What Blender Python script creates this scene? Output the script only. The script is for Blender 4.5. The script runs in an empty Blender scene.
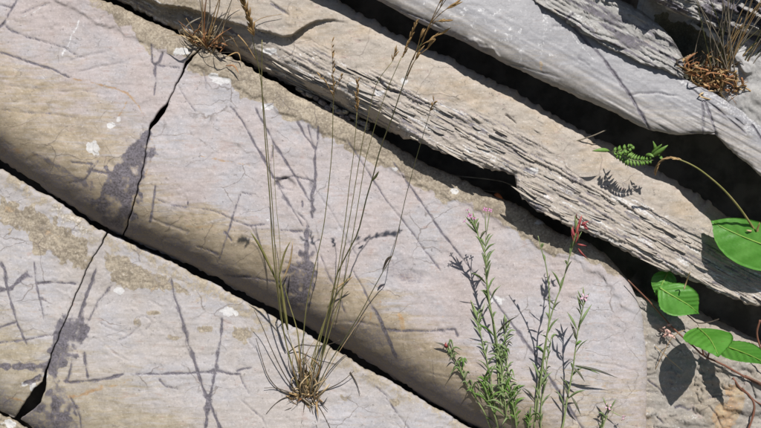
import bpy, math, random
import numpy as np
from mathutils import Vector, Matrix

# ------------------------------------------------------------------ frame of reference
# The outcrop is laid out on an inclined rock face.  Lengths on the face are counted in
# units of about 1.37 mm (K metres); (x, y) run right / down the face and w is height off it.
HFOV = math.radians(55.0)
HALF = 380.5
FD = HALF / math.tan(HFOV / 2)          # viewing distance in face units
K = 1.0 / FD                            # metres per unit -> camera 1 m off the face
PITCH = math.radians(35)
AX = Vector((1, 0, 0))
AV = Vector((0, math.sin(PITCH), math.cos(PITCH)))
AN = Vector((0, -math.cos(PITCH), math.sin(PITCH)))
ORG = Vector((0, 0, 0.95))
S = bpy.context.scene
COL = S.collection

# ------------------------------------------------------------------ camera, sky, sun, exposure
cd = bpy.data.cameras.new('camera')
cam = bpy.data.objects.new('camera', cd)
COL.objects.link(cam)
cd.sensor_width = 36
cd.lens = 18 / math.tan(HFOV / 2)
cd.clip_start = 0.02
cd.clip_end = 500
cam.location = ORG + AN * 1.0
cam.rotation_euler = (math.pi / 2 - PITCH, 0, 0)
S.camera = cam

SUNF = (0.20, 0.88, 1.0)
sd = (AX * SUNF[0] + AV * SUNF[1] + AN * SUNF[2]).normalized()
elev = math.asin(sd.z)
azim = math.atan2(sd.x, sd.y)
wd = bpy.data.worlds.new('World')
S.world = wd
wd.use_nodes = True
nt_ = wd.node_tree
nt_.nodes.clear()
sky = nt_.nodes.new('ShaderNodeTexSky')
sky.sky_type = 'NISHITA'
sky.sun_disc = False
sky.sun_elevation = elev
sky.sun_rotation = azim
bgn = nt_.nodes.new('ShaderNodeBackground')
bgn.inputs['Strength'].default_value = 0.055
wo = nt_.nodes.new('ShaderNodeOutputWorld')
nt_.links.new(sky.outputs[0], bgn.inputs[0])
nt_.links.new(bgn.outputs[0], wo.inputs[0])
sl = bpy.data.lights.new('sun', 'SUN')
sl.energy = 5.0
sl.angle = math.radians(0.5)
sl.color = (1.0, 0.965, 0.92)
so = bpy.data.objects.new('sun', sl)
COL.objects.link(so)
so.rotation_euler = sd.to_track_quat('Z', 'Y').to_euler()
so.location = sd * 5
S.view_settings.view_transform = 'Standard'
S.view_settings.look = 'None'
S.view_settings.exposure = 0.10
S.view_settings.gamma = 1.0
try:
    S.cycles.max_bounces = 6
    S.cycles.transparent_max_bounces = 4
except Exception:
    pass

# ------------------------------------------------------------------ numpy noise
def _h(ix, iy, seed):
    n = (ix.astype(np.int64) * 374761393 + iy.astype(np.int64) * 668265263 + seed * 1442695041) & 0xffffffff
    n = ((n ^ (n >> 13)) * 1274126177) & 0xffffffff
    n = ((n ^ (n >> 16)) * 2246822519) & 0xffffffff
    return ((n ^ (n >> 15)) & 0xffff) / 65535.0

def vn(x, y, seed=0):
    ix = np.floor(x); iy = np.floor(y)
    fx = x - ix; fy = y - iy
    fx = fx * fx * fx * (fx * (fx * 6 - 15) + 10); fy = fy * fy * fy * (fy * (fy * 6 - 15) + 10)
    a = _h(ix, iy, seed); b = _h(ix + 1, iy, seed); c = _h(ix, iy + 1, seed); d = _h(ix + 1, iy + 1, seed)
    return (a + (b - a) * fx + (c - a) * fy + (a - b - c + d) * fx * fy) * 2 - 1

def fbm(x, y, o=4, seed=0):
    r = 0; am = 1.0; tot = 0
    for k in range(o):
        ca, sa = math.cos(k * 0.7), math.sin(k * 0.7)
        r = r + am * vn((x * ca - y * sa) * 2 ** k + 13.7 * k, (x * sa + y * ca) * 2 ** k + 7.1 * k, seed + k * 17)
        tot += am; am *= 0.5
    return r / tot * 1.5

def sst(e0, e1, x):
    t = np.clip((x - e0) / (e1 - e0), 0, 1)
    return t * t * (3 - 2 * t)

TH = math.radians(28.0)
CT, ST = math.cos(TH), math.sin(TH)
def ta(p): return (p[0] * CT + p[1] * ST, p[0] * ST - p[1] * CT)
def pl_a(pts):                       # polyline -> a(t)
    q = sorted(ta(p) for p in pts)
    T = np.array([k[0] for k in q]); A = np.array([k[1] for k in q])
    return lambda t: np.interp(t, T, A)
def pl_t(pts):                       # polyline -> t(a)
    q = sorted((ta(p)[1], ta(p)[0]) for p in pts)
    A = np.array([k[0] for k in q]); T = np.array([k[1] for k in q])
    return lambda a: np.interp(a, A, T)
def tabs(*kv):                       # piecewise linear in x (px)
    X = np.array(kv[0::2], float); Y = np.array(kv[1::2], float)
    return lambda x: np.interp(x, X, Y)

def seg_dist(PX, PY, pts, pad):
    P = np.array(pts, float)
    d = np.full(PX.shape, 1e3); u = np.zeros(PX.shape)
    m = (PX > P[:, 0].min() - pad) & (PX < P[:, 0].max() + pad) & (PY > P[:, 1].min() - pad) & (PY < P[:, 1].max() + pad)
    if not m.any(): return d, u
    x = PX[m]; y = PY[m]
    bd = np.full(x.shape, 1e3); bu = np.zeros(x.shape)
    n = len(P) - 1
    for i in range(n):
        ax, ay = P[i]; bx, by = P[i + 1]
        L = (bx - ax) ** 2 + (by - ay) ** 2 + 1e-9
        t = np.clip(((x - ax) * (bx - ax) + (y - ay) * (by - ay)) / L, 0, 1)
        dd = np.hypot(x - ax - t * (bx - ax), y - ay - t * (by - ay))
        k = dd < bd
        bd[k] = dd[k]; bu[k] = (i + t[k]) / n
    d[m] = bd; u[m] = bu
    return d, u

def line_mask(PX, PY, pts, w0, w1=None, rag=0.6, soft=0.9, seed=3, wob=1.2, taper=0):
    if w1 is None: w1 = w0
    wx = fbm(PX / 9, PY / 9, 3, seed) * wob; wy = fbm(PX / 9 + 40, PY / 9, 3, seed + 5) * wob
    d, u = seg_dist(PX + wx, PY + wy, pts, max(w0, w1) * 2 + 6)
    hw = (w0 + (w1 - w0) * u) / 2
    hw = hw * (1 + rag * fbm(PX / 6, PY / 6, 2, seed + 9))
    r = 1 - sst(hw - soft * 0.5, hw + soft, d)
    if taper: r = r * np.clip(np.minimum(u, 1 - u) * taper * 2.5 + 0.5, 0, 1)
    return r

def in_poly(x, y, pts):
    r = np.zeros(x.shape, bool)
    n = len(pts)
    for i in range(n):
        x0, y0 = pts[i]; x1, y1 = pts[(i + 1) % n]
        c = ((y0 > y) != (y1 > y)) & (x < (x1 - x0) * (y - y0) / ((y1 - y0) or 1e-9) + x0)
        r ^= c
    return r

def patch(PX, PY, pts, soft=3, rag=3, seed=11, sc=7):
    wx = fbm(PX / sc, PY / sc, 3, seed) * rag; wy = fbm(PX / sc + 31, PY / sc, 3, seed + 3) * rag
    x = PX + wx; y = PY + wy
    d, _ = seg_dist(x, y, list(pts) + [pts[0]], soft + rag + 12)
    ins = in_poly(x, y, pts)
    return np.where(ins, 1.0, 1 - sst(0, soft, d))

def ell(PX, PY, cx, cy, rx, ry, rag=0.35, seed=5, soft=0.3):
    r = np.hypot((PX - cx) / rx, (PY - cy) / ry) + rag * fbm(PX / 5, PY / 5, 3, seed)
    return 1 - sst(1 - soft, 1 + soft, r)

# ------------------------------------------------------------------ face -> world
def P(px, py, w=0.0):
    """point w units off the face that is seen at place (px, py) of the photograph"""
    s = (FD - w) / FD
    return ORG + AX * ((px - HALF) * s * K) + AV * (-(py - 214.0) * s * K) + AN * (w * K)

def P_arr(px, py, w):
    s = (FD - w) / FD
    u = (px - HALF) * s * K; v = -(py - 214.0) * s * K; n = w * K
    out = np.empty(px.shape + (3,))
    for i in range(3):
        out[..., i] = ORG[i] + AX[i] * u + AV[i] * v + AN[i] * n
    return out

# depth map of the finished rock, used to stand the plants on it
ZX0, ZY0, ZS = -120, -120, 2.0
ZB = np.full((340, 500), -70.0)
def splat(PX, PY, W):
    ix = ((PX - ZX0) / ZS).astype(int).ravel(); iy = ((PY - ZY0) / ZS).astype(int).ravel(); w = W.ravel()
    k = (ix >= 0) & (ix < ZB.shape[1]) & (iy >= 0) & (iy < ZB.shape[0])
    np.maximum.at(ZB, (iy[k], ix[k]), w[k])
def surf(px, py):
    return float(ZB[min(max(int((py - ZY0) / ZS), 0), ZB.shape[0] - 1), min(max(int((px - ZX0) / ZS), 0), ZB.shape[1] - 1)])

# ------------------------------------------------------------------ object helpers
def tag(o, label=None, cat=None, group=None, kind=None):
    if cat and not kind: kind = 'thing'
    if label: o['label'] = label
    if cat: o['category'] = cat
    if group: o['group'] = group
    if kind: o['kind'] = kind
    return o

def thing(name, label, cat, at, group=None):
    o = bpy.data.objects.new(name, None)
    COL.objects.link(o)
    o.location = at
    o.empty_display_size = 0.02
    return tag(o, label, cat, group)

def mesh_obj(name, verts, faces, mat, parent=None, smooth=True, mats=None, fm=None):
    me = bpy.data.meshes.new(name)
    off = Vector(parent_base(parent)) if parent else Vector((0, 0, 0))
    me.from_pydata([(v[0] - off[0], v[1] - off[1], v[2] - off[2]) for v in verts], [], faces)
    for m in (mats or [mat]): me.materials.append(m)
    if fm: me.polygons.foreach_set('material_index', fm)
    if smooth: me.polygons.foreach_set('use_smooth', [True] * len(me.polygons))
    me.update()
    o = bpy.data.objects.new(name, me)
    COL.objects.link(o)
    if parent: o.parent = parent
    return o

def parent_base(o):
    b = Vector((0, 0, 0))
    while o is not None:
        b = b + o.location
        o = o.parent
    return b

def grid_obj(name, V, mat, parent=None, attrs=None, suv=None):
    n0, n1 = V.shape[:2]
    off = np.array(parent_base(parent)) if parent else np.zeros(3)
    co = (V - off).reshape(-1, 3).astype(np.float32)
    i = np.arange(n0 - 1)[:, None] * n1 + np.arange(n1 - 1)[None, :]
    q = np.stack([i, i + n1, i + n1 + 1, i + 1], -1).reshape(-1, 4)[:, ::-1]
    me = bpy.data.meshes.new(name)
    me.vertices.add(len(co)); me.vertices.foreach_set('co', co.ravel())
    me.loops.add(q.size); me.loops.foreach_set('vertex_index', q.astype(np.int32).ravel())
    me.polygons.add(len(q))
    me.polygons.foreach_set('loop_start', np.arange(0, q.size, 4, dtype=np.int32))
    try: me.polygons.foreach_set('loop_total', np.full(len(q), 4, np.int32))
    except Exception: pass
    me.polygons.foreach_set('use_smooth', np.ones(len(q), bool))
    me.update(calc_edges=True)
    me.validate()
    for k, arr in (attrs or {}).items():
        at = me.attributes.new(k, 'FLOAT', 'POINT')
        at.data.foreach_set('value', np.clip(arr, 0, 1).astype(np.float32).ravel())
    if suv is not None:
        at = me.attributes.new('suv', 'FLOAT_VECTOR', 'POINT')
        at.data.foreach_set('vector', suv.astype(np.float32).ravel())
    me.materials.append(mat)
    o = bpy.data.objects.new(name, me)
    COL.objects.link(o)
    if parent: o.parent = parent
    return o

# ------------------------------------------------------------------ materials
class NT:
    def __init__(s, name):
        s.m = bpy.data.materials.new(name); s.m.use_nodes = True
        s.t = s.m.node_tree; s.t.nodes.clear()
        s.out = s.t.nodes.new('ShaderNodeOutputMaterial')
    def n(s, ty, **kw):
        x = s.t.nodes.new(ty)
        for k, v in kw.items(): setattr(x, k, v)
        return x
    def set(s, sock, v):
        if hasattr(v, 'is_output') or isinstance(v, bpy.types.NodeSocket): s.t.links.new(v, sock)
        elif isinstance(v, tuple) and len(v) == 3 and sock.type == 'RGBA': sock.default_value = v + (1,)
        else: sock.default_value = v
    def attr(s, name, vec=False):
        a = s.n('ShaderNodeAttribute', attribute_name=name)
        return a.outputs['Vector' if vec else 'Fac']
    def scale(s, v, sc):
        x = s.n('ShaderNodeVectorMath', operation='MULTIPLY'); s.set(x.inputs[0], v); x.inputs[1].default_value = sc
        return x.outputs[0]
    def noise(s, v, sc, det=4, rough=0.55, dist=0.0):
        x = s.n('ShaderNodeTexNoise'); s.set(x.inputs['Vector'], v)
        x.inputs['Scale'].default_value = sc; x.inputs['Detail'].default_value = det
        x.inputs['Roughness'].default_value = rough; x.inputs['Distortion'].default_value = dist
        return x.outputs['Fac']
    def math(s, op, a, b=0.0, clamp=False):
        x = s.n('ShaderNodeMath', operation=op, use_clamp=clamp); s.set(x.inputs[0], a); s.set(x.inputs[1], b)
        return x.outputs[0]
    def ramp(s, v, a, b, lo=0.0, hi=1.0):
        x = s.n('ShaderNodeMapRange', interpolation_type='SMOOTHSTEP'); s.set(x.inputs[0], v)
        x.inputs[1].default_value = a; x.inputs[2].default_value = b; x.inputs[3].default_value = lo; x.inputs[4].default_value = hi
        return x.outputs[0]
    def mix(s, f, a, b, mode='MIX'):
        x = s.n('ShaderNodeMix', data_type='RGBA', blend_type=mode)
        s.set(x.inputs[0], f); s.set(x.inputs[6], a); s.set(x.inputs[7], b)
        return x.outputs[2]
    def bsdf(s, col, rough=0.7, spec=0.3, normal=None, trans=None):
        x = s.n('ShaderNodeBsdfPrincipled'); s.set(x.inputs['Base Color'], col); s.set(x.inputs['Roughness'], rough)
        x.inputs['Specular IOR Level'].default_value = spec
        if normal is not None: s.set(x.inputs['Normal'], normal)
        o = x.outputs[0]
        if trans is not None:
            t = s.n('ShaderNodeBsdfTranslucent'); s.set(t.inputs['Color'], trans[0])
            mx = s.n('ShaderNodeMixShader'); mx.inputs[0].default_value = trans[1]
            s.t.links.new(o, mx.inputs[1]); s.t.links.new(t.outputs[0], mx.inputs[2]); o = mx.outputs[0]
        s.t.links.new(o, s.out.inputs['Surface'])
        return s.m
    def bump(s, h, dist, strength=1.0, normal=None):
        x = s.n('ShaderNodeBump'); s.set(x.inputs['Height'], h); x.inputs['Distance'].default_value = dist
        x.inputs['Strength'].default_value = strength
        if normal is not None: s.set(x.inputs['Normal'], normal)
        return x.outputs[0]

def rock_mat(name, c1, c2, c3, tan1=(0.215, 0.175, 0.125), tan2=(0.34, 0.29, 0.215), streak=(1.3, 9.0, 3.0), speck=1.0, grain=1.0, stain_shade_col=(0.055, 0.050, 0.060), rough=0.75, spec=0.25, washc=(0.37, 0.315, 0.225), blush=(0.30, 0.205, 0.195), veins=1.0):
    m = NT(name)
    uv = m.attr('suv', True)
    n1 = m.noise(uv, 1.5, 7, 0.62, 0.5)
    n2 = m.noise(uv, 8.5, 7, 0.66, 0.4)
    n3 = m.noise(uv, 48, 4, 0.62)
    n4 = m.noise(uv, 130, 2, 0.5)
    ns = m.noise(m.scale(uv, streak), 3.4, 7, 0.68, 0.5)
    off = lambda v, k: m.math('MULTIPLY', m.math('SUBTRACT', v, 0.5), k)
    c = m.mix(m.ramp(n1, 0.36, 0.64), c1, c2)
    c = m.mix(m.ramp(m.math('ADD', m.math('MULTIPLY', ns, 0.75), m.math('MULTIPLY', n2, 0.35)), 0.48, 0.74, 0, 0.5), c, c3)
    # broad iron-tan wash over parts of a face, drawn out along the bedding
    wa = m.ramp(m.math('ADD', m.attr('wash'), m.math('ADD', off(ns, 1.5), off(n1, 0.7))), 0.15, 0.95, 0, 0.88)
    c = m.mix(wa, c, m.mix(m.ramp(n2, 0.35, 0.65), washc, (washc[0] * 1.22, washc[1] * 1.25, washc[2] * 1.35)))
    # small rubbed purple-brown scuffs
    bl = m.ramp(m.math('ADD', n2, off(ns, 0.7)), 0.58, 0.74, 0, 0.42 * veins)
    c = m.mix(bl, c, blush)
    tf = m.ramp(m.math('ADD', m.math('MULTIPLY', m.attr('tan'), 0.85), m.math('ADD', off(n2, 1.7), off(n3, 0.6))), 0.30, 0.62, 0, 0.9)
    c = m.mix(tf, c, m.mix(m.ramp(m.math('ADD', n3, off(n2, 0.8)), 0.32, 0.68), tan1, tan2))
    of = m.ramp(m.math('ADD', m.attr('ochre'), m.math('ADD', off(ns, 1.0), off(n3, 0.9))), 0.40, 0.95, 0, 0.8)
    c = m.mix(of, c, m.mix(m.ramp(n2, 0.4, 0.65), (0.36, 0.215, 0.105), (0.38, 0.29, 0.17)))
    wf = m.ramp(m.math('ADD', m.attr('white'), m.math('ADD', off(n3, 1.0), off(n2, 0.6))), 0.42, 0.80, 0, 0.75)
    c = m.mix(wf, c, (0.60, 0.60, 0.60))
    sp = m.ramp(n3, 0.61, 0.73, 0, 0.45 * speck)
    c = m.mix(sp, c, (0.66, 0.64, 0.62))
    dk = m.ramp(m.noise(uv, 26, 7, 0.75), 0.59, 0.68, 0, 0.62 * speck)
    c = m.mix(dk, c, (0.16, 0.145, 0.135))
    # hair cracks: edges of a warped cell pattern, only here and there
    wv = m.n('ShaderNodeTexNoise'); m.set(wv.inputs['Vector'], uv); wv.inputs['Scale'].default_value = 5; wv.inputs['Detail'].default_value = 5
    wx = m.n('ShaderNodeVectorMath', operation='MULTIPLY_ADD'); m.set(wx.inputs[0], wv.outputs['Color']); wx.inputs[1].default_value = (0.16, 0.16, 0.16); m.set(wx.inputs[2], uv)
    vo = m.n('ShaderNodeTexVoronoi', feature='DISTANCE_TO_EDGE'); m.set(vo.inputs['Vector'], m.scale(wx.outputs[0], (1.0, 1.7, 1.0))); vo.inputs['Scale'].default_value = 2.1
    hc = m.math('MULTIPLY', m.ramp(vo.outputs['Distance'], 0.004, 0.016, 1, 0), m.ramp(n1, 0.47, 0.60, 0, 0.6 * veins))
    c = m.mix(hc, c, (0.14, 0.115, 0.10))
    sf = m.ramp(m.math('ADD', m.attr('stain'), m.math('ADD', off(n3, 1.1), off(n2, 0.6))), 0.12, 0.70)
    c = m.mix(m.math('MULTIPLY', sf, 0.90), c, m.mix(m.ramp(n3, 0.3, 0.7), stain_shade_col, (stain_shade_col[0] * 2.7, stain_shade_col[1] * 2.7, stain_shade_col[2] * 2.7)))
    v = m.math('ADD', m.ramp(n4, 0.25, 0.75, -0.06 * grain, 0.06 * grain), m.ramp(n3, 0.3, 0.7, 0.93, 1.06))
    v = m.math('ADD', v, m.math('ADD', off(n1, 0.7), off(n2, 0.55)))
    hv = m.n('ShaderNodeHueSaturation'); m.set(hv.inputs['Value'], v); m.set(hv.inputs['Color'], c)
    h = m.math('ADD', m.math('MULTIPLY', n2, 0.5), m.math('ADD', m.math('MULTIPLY', n3, 0.36), m.math('MULTIPLY', n4, 0.16)))
    h = m.math('ADD', h, m.math('ADD', m.math('MULTIPLY', ns, 0.25), m.math('ADD', m.math('MULTIPLY', hc, -0.25), m.math('MULTIPLY', dk, -0.45))))
    nb = m.bump(h, 0.0008 * grain, 0.75)
    return m.bsdf(hv.outputs[0], rough, spec, nb)

def plain_mat(name, c1, c2, sc=60, rough=0.6, spec=0.3, trans=None, bump=0.0004):
    m = NT(name)
    tc = m.n('ShaderNodeTexCoord').outputs['Object']
    n = m.noise(tc, sc, 4, 0.6)
    c = m.mix(m.ramp(n, 0.35, 0.65), c1, c2)
    return m.bsdf(c, rough, spec, m.bump(n, bump, 0.6), trans)

M = {}
M['pink'] = rock_mat('pinkish_rock', (0.44, 0.382, 0.37), (0.36, 0.347, 0.362), (0.32, 0.28, 0.245), washc=(0.30, 0.237, 0.15))
M['lilac'] = rock_mat('lilac_grey_rock', (0.44, 0.40, 0.378), (0.365, 0.352, 0.365), (0.335, 0.30, 0.255), washc=(0.30, 0.25, 0.165))
M['beige'] = rock_mat('beige_laminated_rock', (0.43, 0.38, 0.325), (0.36, 0.32, 0.28), (0.28, 0.25, 0.215), streak=(2.0, 15.0, 4.0), speck=1.3, washc=(0.355, 0.285, 0.205))
M['grey'] = rock_mat('cool_grey_rock', (0.285, 0.282, 0.298), (0.235, 0.233, 0.247), (0.18, 0.174, 0.170), speck=0.6, rough=0.5, spec=0.5, grain=0.55, veins=0.4, streak=(1.0, 20.0, 3.0), washc=(0.27, 0.24, 0.20))
M['flaky'] = rock_mat('flaky_grey_rock', (0.34, 0.325, 0.305), (0.27, 0.265, 0.255), (0.42, 0.405, 0.385), streak=(2.0, 15.0, 4.0), speck=1.5, grain=1.3)
M['broken'] = rock_mat('broken_tan_rock', (0.32, 0.295, 0.265), (0.30, 0.255, 0.20), (0.24, 0.23, 0.21), speck=1.5, grain=1.4)
M['olive'] = rock_mat('olive_rock', (0.33, 0.32, 0.305), (0.37, 0.365, 0.365), (0.28, 0.27, 0.25), tan1=(0.085, 0.08, 0.045), tan2=(0.14, 0.13, 0.08))
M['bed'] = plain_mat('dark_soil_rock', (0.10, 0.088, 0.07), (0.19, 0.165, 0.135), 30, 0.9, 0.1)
M['stone'] = plain_mat('loose_stone', (0.34, 0.30, 0.27), (0.22, 0.18, 0.165), 90, 0.85, 0.2, bump=0.001)
M['stone_pale'] = plain_mat('loose_stone_pale', (0.42, 0.38, 0.30), (0.32, 0.29, 0.26), 90, 0.85, 0.2, bump=0.001)

# ------------------------------------------------------------------ rock slabs
def roll(d, r, R):
    x = 1 - np.clip(d / np.maximum(r, 1e-3), 0, 1)
    return -R * (1 - np.sqrt(np.maximum(1 - (0.985 * x) ** 2, 0)))

def edge_samples(n0, L, res):
    """0..1 positions with spacing about res inside and finer by the two ends"""
    d = [0.0]
    while d[-1] < L:
        p = d[-1]; e = min(p, L - p)
        d.append(p + max(0.55, min(res, 0.55 + e * 0.05)))
    return np.array(d) / d[-1]

def slab(name, parent, mat, low, up, left, right, base, rl, Rl, ru, Ru, re, Re, detail=None, masks=None,
         res=1.15, under=6.0, deep=70.0, rough=1.0, erag=1.6, out_l=None, out_r=None, ends=(True, True), seed=1):
    al0 = pl_a(low); au0 = pl_a(up)
    tl0 = pl_t(left); tr0 = pl_t(right)
    al = lambda t: al0(t) + erag * (fbm(t / 17, t * 0 + 3.3, 4, seed) + 0.5 * vn(t / 3.1, t * 0 + 1, seed + 2))
    au = lambda t: au0(t) + erag * (fbm(t / 19, t * 0 + 9.1, 4, seed + 4) + 0.5 * vn(t / 3.3, t * 0 + 2, seed + 6))
    tl = lambda a: tl0(a) + 0.7 * fbm(a / 7, a * 0 + 5, 3, seed + 8)
    tr = lambda a: tr0(a) + 0.7 * fbm(a / 7, a * 0 + 5, 3, seed + 8)
    am = float(np.mean([ta(p)[1] for p in low + up]))
    t0, t1 = float(tl0(am)), float(tr0(am))
    # finer inside the frame, coarser outside it
    T = [t0]
    while T[-1] < t1:
        x = T[-1] * CT + am * ST; y = T[-1] * ST - am * CT
        ins = -130 < x < 890 and -60 < y < 490
        e = min(T[-1] - t0, t1 - T[-1])
        T.append(T[-1] + (min(res, 0.6 + e * 0.05) if ins else res * 3.0))
    I = (np.array(T) - T[0]) / (T[-1] - T[0])
    wid = float(np.mean(au0(np.array(T)) - al0(np.array(T))))
    J = edge_samples(0, wid, res)
    I2, J2 = np.meshgrid(I, J, indexing='ij')
    t = t0 + I2 * (t1 - t0); a = am + 0 * t
    for _ in range(5):
        a = al(t) + (au(t) - al(t)) * J2
        t = tl(a) + (tr(a) - tl(a)) * I2
    px = t * CT + a * ST; py = t * ST - a * CT
    dl = a - al(t); du = au(t) - a; dL = t - tl(a); dR = tr(a) - t
    f = lambda v: v(px) if callable(v) else v
    dlr = np.where(np.asarray(f(rl)) > 24, np.maximum(a - al0(t) - 0.6 * fbm(t / 60, t * 0 + 2, 2, seed), 0), dl)
    w = base(px, py, t, a) + roll(dlr, f(rl), f(Rl)) + roll(du, f(ru), f(Ru))
    if ends[0]: w = w + roll(dL, f(re), f(Re))
    if ends[1]: w = w + roll(dR, f(re), f(Re))
    w = w + rough * (2.2 * fbm(px / 75, py / 75, 3, seed + 20) + 0.34 * fbm(px / 22, py / 17, 3, seed + 21)
                     + 0.15 * fbm(px / 5, py / 4, 3, seed + 22) + 0.14 * fbm(px / 22, py / 3.2, 3, seed + 23))
    sc = fbm(px / 26, py / 15, 4, seed + 30)            # shallow spalled scars with a crisp lip
    w = w - rough * 0.42 * sst(0.42, 0.47, sc) + rough * 0.35 * sst(-0.46, -0.52, sc)
    at = {k: np.zeros(px.shape) for k in ('stain', 'tan', 'ochre', 'white', 'wash')}
    if masks: w = w + masks(px, py, t, a, dl, du, at)
    if detail: w = w + detail(px, py, t, a, dl, du)
    splat(px, py, w)
    # skirts: undercut below, straight behind and at the ends
    def pad(arr, lo, hi, axis):
        e0 = np.take(arr, [0], axis); e1 = np.take(arr, [-1], axis)
        return np.concatenate([e0 + v for v in lo[::-1]] + [arr] + [e1 + v for v in hi], axis)
    g = f(under) if not callable(under) else 6.0
    lo_w = [-3.0, -9.0, -20.0, -deep]; lo_a = [0.5, g * 0.45, g, g + 4]
    up_w = [-3.0, -10.0, -30.0, -deep]; up_a = [0.0, -0.5, -2.0, -2.0]
    a2 = np.concatenate([a[:, :1] + v for v in lo_a[::-1]] + [a] + [a[:, -1:] + v for v in up_a], 1)
    w2 = pad(w, lo_w, up_w, 1); t2 = pad(t, [0] * 4, [0] * 4, 1)
    ee = [-1.5, -6.0, -16.0, -deep]; ez = [0.0, 0.15, 0.3, 0.3]
    t3 = np.concatenate([t2[:1] + v for v in ez[::-1]] + [t2] + [t2[-1:] - v for v in ez], 0)
    w3 = pad(w2, ee, ee, 0); a3 = pad(a2, [0] * 4, [0] * 4, 0)
    w3 = np.maximum(w3, -85)
    at2 = {}
    for k, v in at.items():
        at2[k] = pad(pad(v, [0] * 4, [0] * 4, 1), [0] * 4, [0] * 4, 0)
    px3 = t3 * CT + a3 * ST; py3 = t3 * ST - a3 * CT
    V = P_arr(px3, py3, w3)
    suv = np.stack([px3 / 100 + seed * 3.7, py3 / 100, w3 / 100], -1)
    return grid_obj(name, V, mat, parent, at2, suv)

def draw(px, py, at, lines, key='stain', depth=1.0, seed=3):
    """traced seams and marks: a thin uneven core inside a faint ragged halo, both dying out towards their ends"""
    h = 0
    for k, L in enumerate(lines):
        pts, w0, w1, st = L[0], L[1], L[2], L[3]
        wide = max(w0, w1) > 3.6
        core = line_mask(px, py, pts, w0 * (.66 if wide else .44), w1 * (.66 if wide else .44), seed=seed + k, soft=1.2, wob=.5, taper=7, rag=.8)
        halo = line_mask(px, py, pts, w0 * 1.0, w1 * 1.0, seed=seed + k + 31, soft=2.2, wob=.9, taper=4, rag=1.0)
        n = fbm(px / 8, py / 8, 3, seed + k + 50)
        m = np.maximum(core * st * (1.05 + 0.35 * n), halo * st * (0.50 + 0.45 * n))
        at[key] = np.maximum(at[key], m)
        if depth and w0 < 3.6:
            g = line_mask(px, py, pts, min(w0, 1.1) * 0.7, min(w1, 1.2) * 0.7, rag=0.5, seed=seed + k, wob=.5, taper=5)
            h = h - depth * g
    return h

def flake_laminae(px, py, t, a, period=5.0, amp=2.6, seed=50):
    q = a / period + 1.3 * fbm(t / 120, a / 40, 3, seed) + 0.42 * fbm(t / 30, a / 12, 4, seed + 3)
    k = np.floor(q); fr = q - k
    r = _h(k, k * 0 + 3, seed)
    brk = 0.5 + 0.5 * np.tanh(5 * fbm(t / 24 + k * 7.3, k * 3.1, 3, seed + 7) + 0.8 * (r - 0.3))
    step = (1 - fr) ** 1.1 * np.clip(fr * 14, 0, 1)
    q2 = a / (period * 0.42) + 1.1 * fbm(t / 40, a / 12, 3, seed + 11)
    k2 = np.floor(q2); f2 = q2 - k2
    fine = (1 - f2) * np.clip(f2 * 6, 0, 1) * (0.5 + 0.5 * vn(t / 16 + k2 * 5.7, k2 * 1.7, seed + 13))
    return amp * (0.35 + r) * brk * step + amp * 0.5 * fine

# ---- slab B : the wide pinkish slab across the middle, cut in two blocks by an open joint
def base_B(px, py, t, a):
    return 36 - 10 * sst(-90, 50, a) + 1.5 * np.sin(t / 120)
B_low = [(-230, 40), (0, 160), (55, 196), (108, 229), (150, 247), (200, 269), (250, 296), (300, 323), (370, 362), (430, 401), (480, 430), (560, 474), (700, 548)]
B_up = [(-120, -122), (30, -40), (105, 0), (150, 21), (196, 42), (232, 57), (285, 89), (327, 110), (380, 136), (430, 165), (465, 181), (500, 197), (521, 208), (560, 233), (592, 243), (612, 258), (631, 285)]
B_jl = [(205, 42), (199, 50), (195, 54), (186, 61), (184, 68), (180, 76), (174, 90), (168, 102), (159, 111), (151, 123), (149, 130), (146, 150), (143, 168), (140, 180), (137, 190), (133, 206), (125, 231), (118, 250)]
B_jr = [(206.0, 42), (200.6, 50), (196.5, 54), (189.5, 62), (186, 68), (181, 77), (174.6, 90), (168.7, 102.5), (165, 112), (156, 123.5), (150, 131), (146.5, 150), (143.6, 168), (140.6, 180), (137.9, 190), (134.0, 206), (126.3, 231), (119.3, 250)]
B_end = [(600, 240), (631, 284), (641, 310), (645, 340), (647, 365), (646, 428), (640, 520)]
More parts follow.
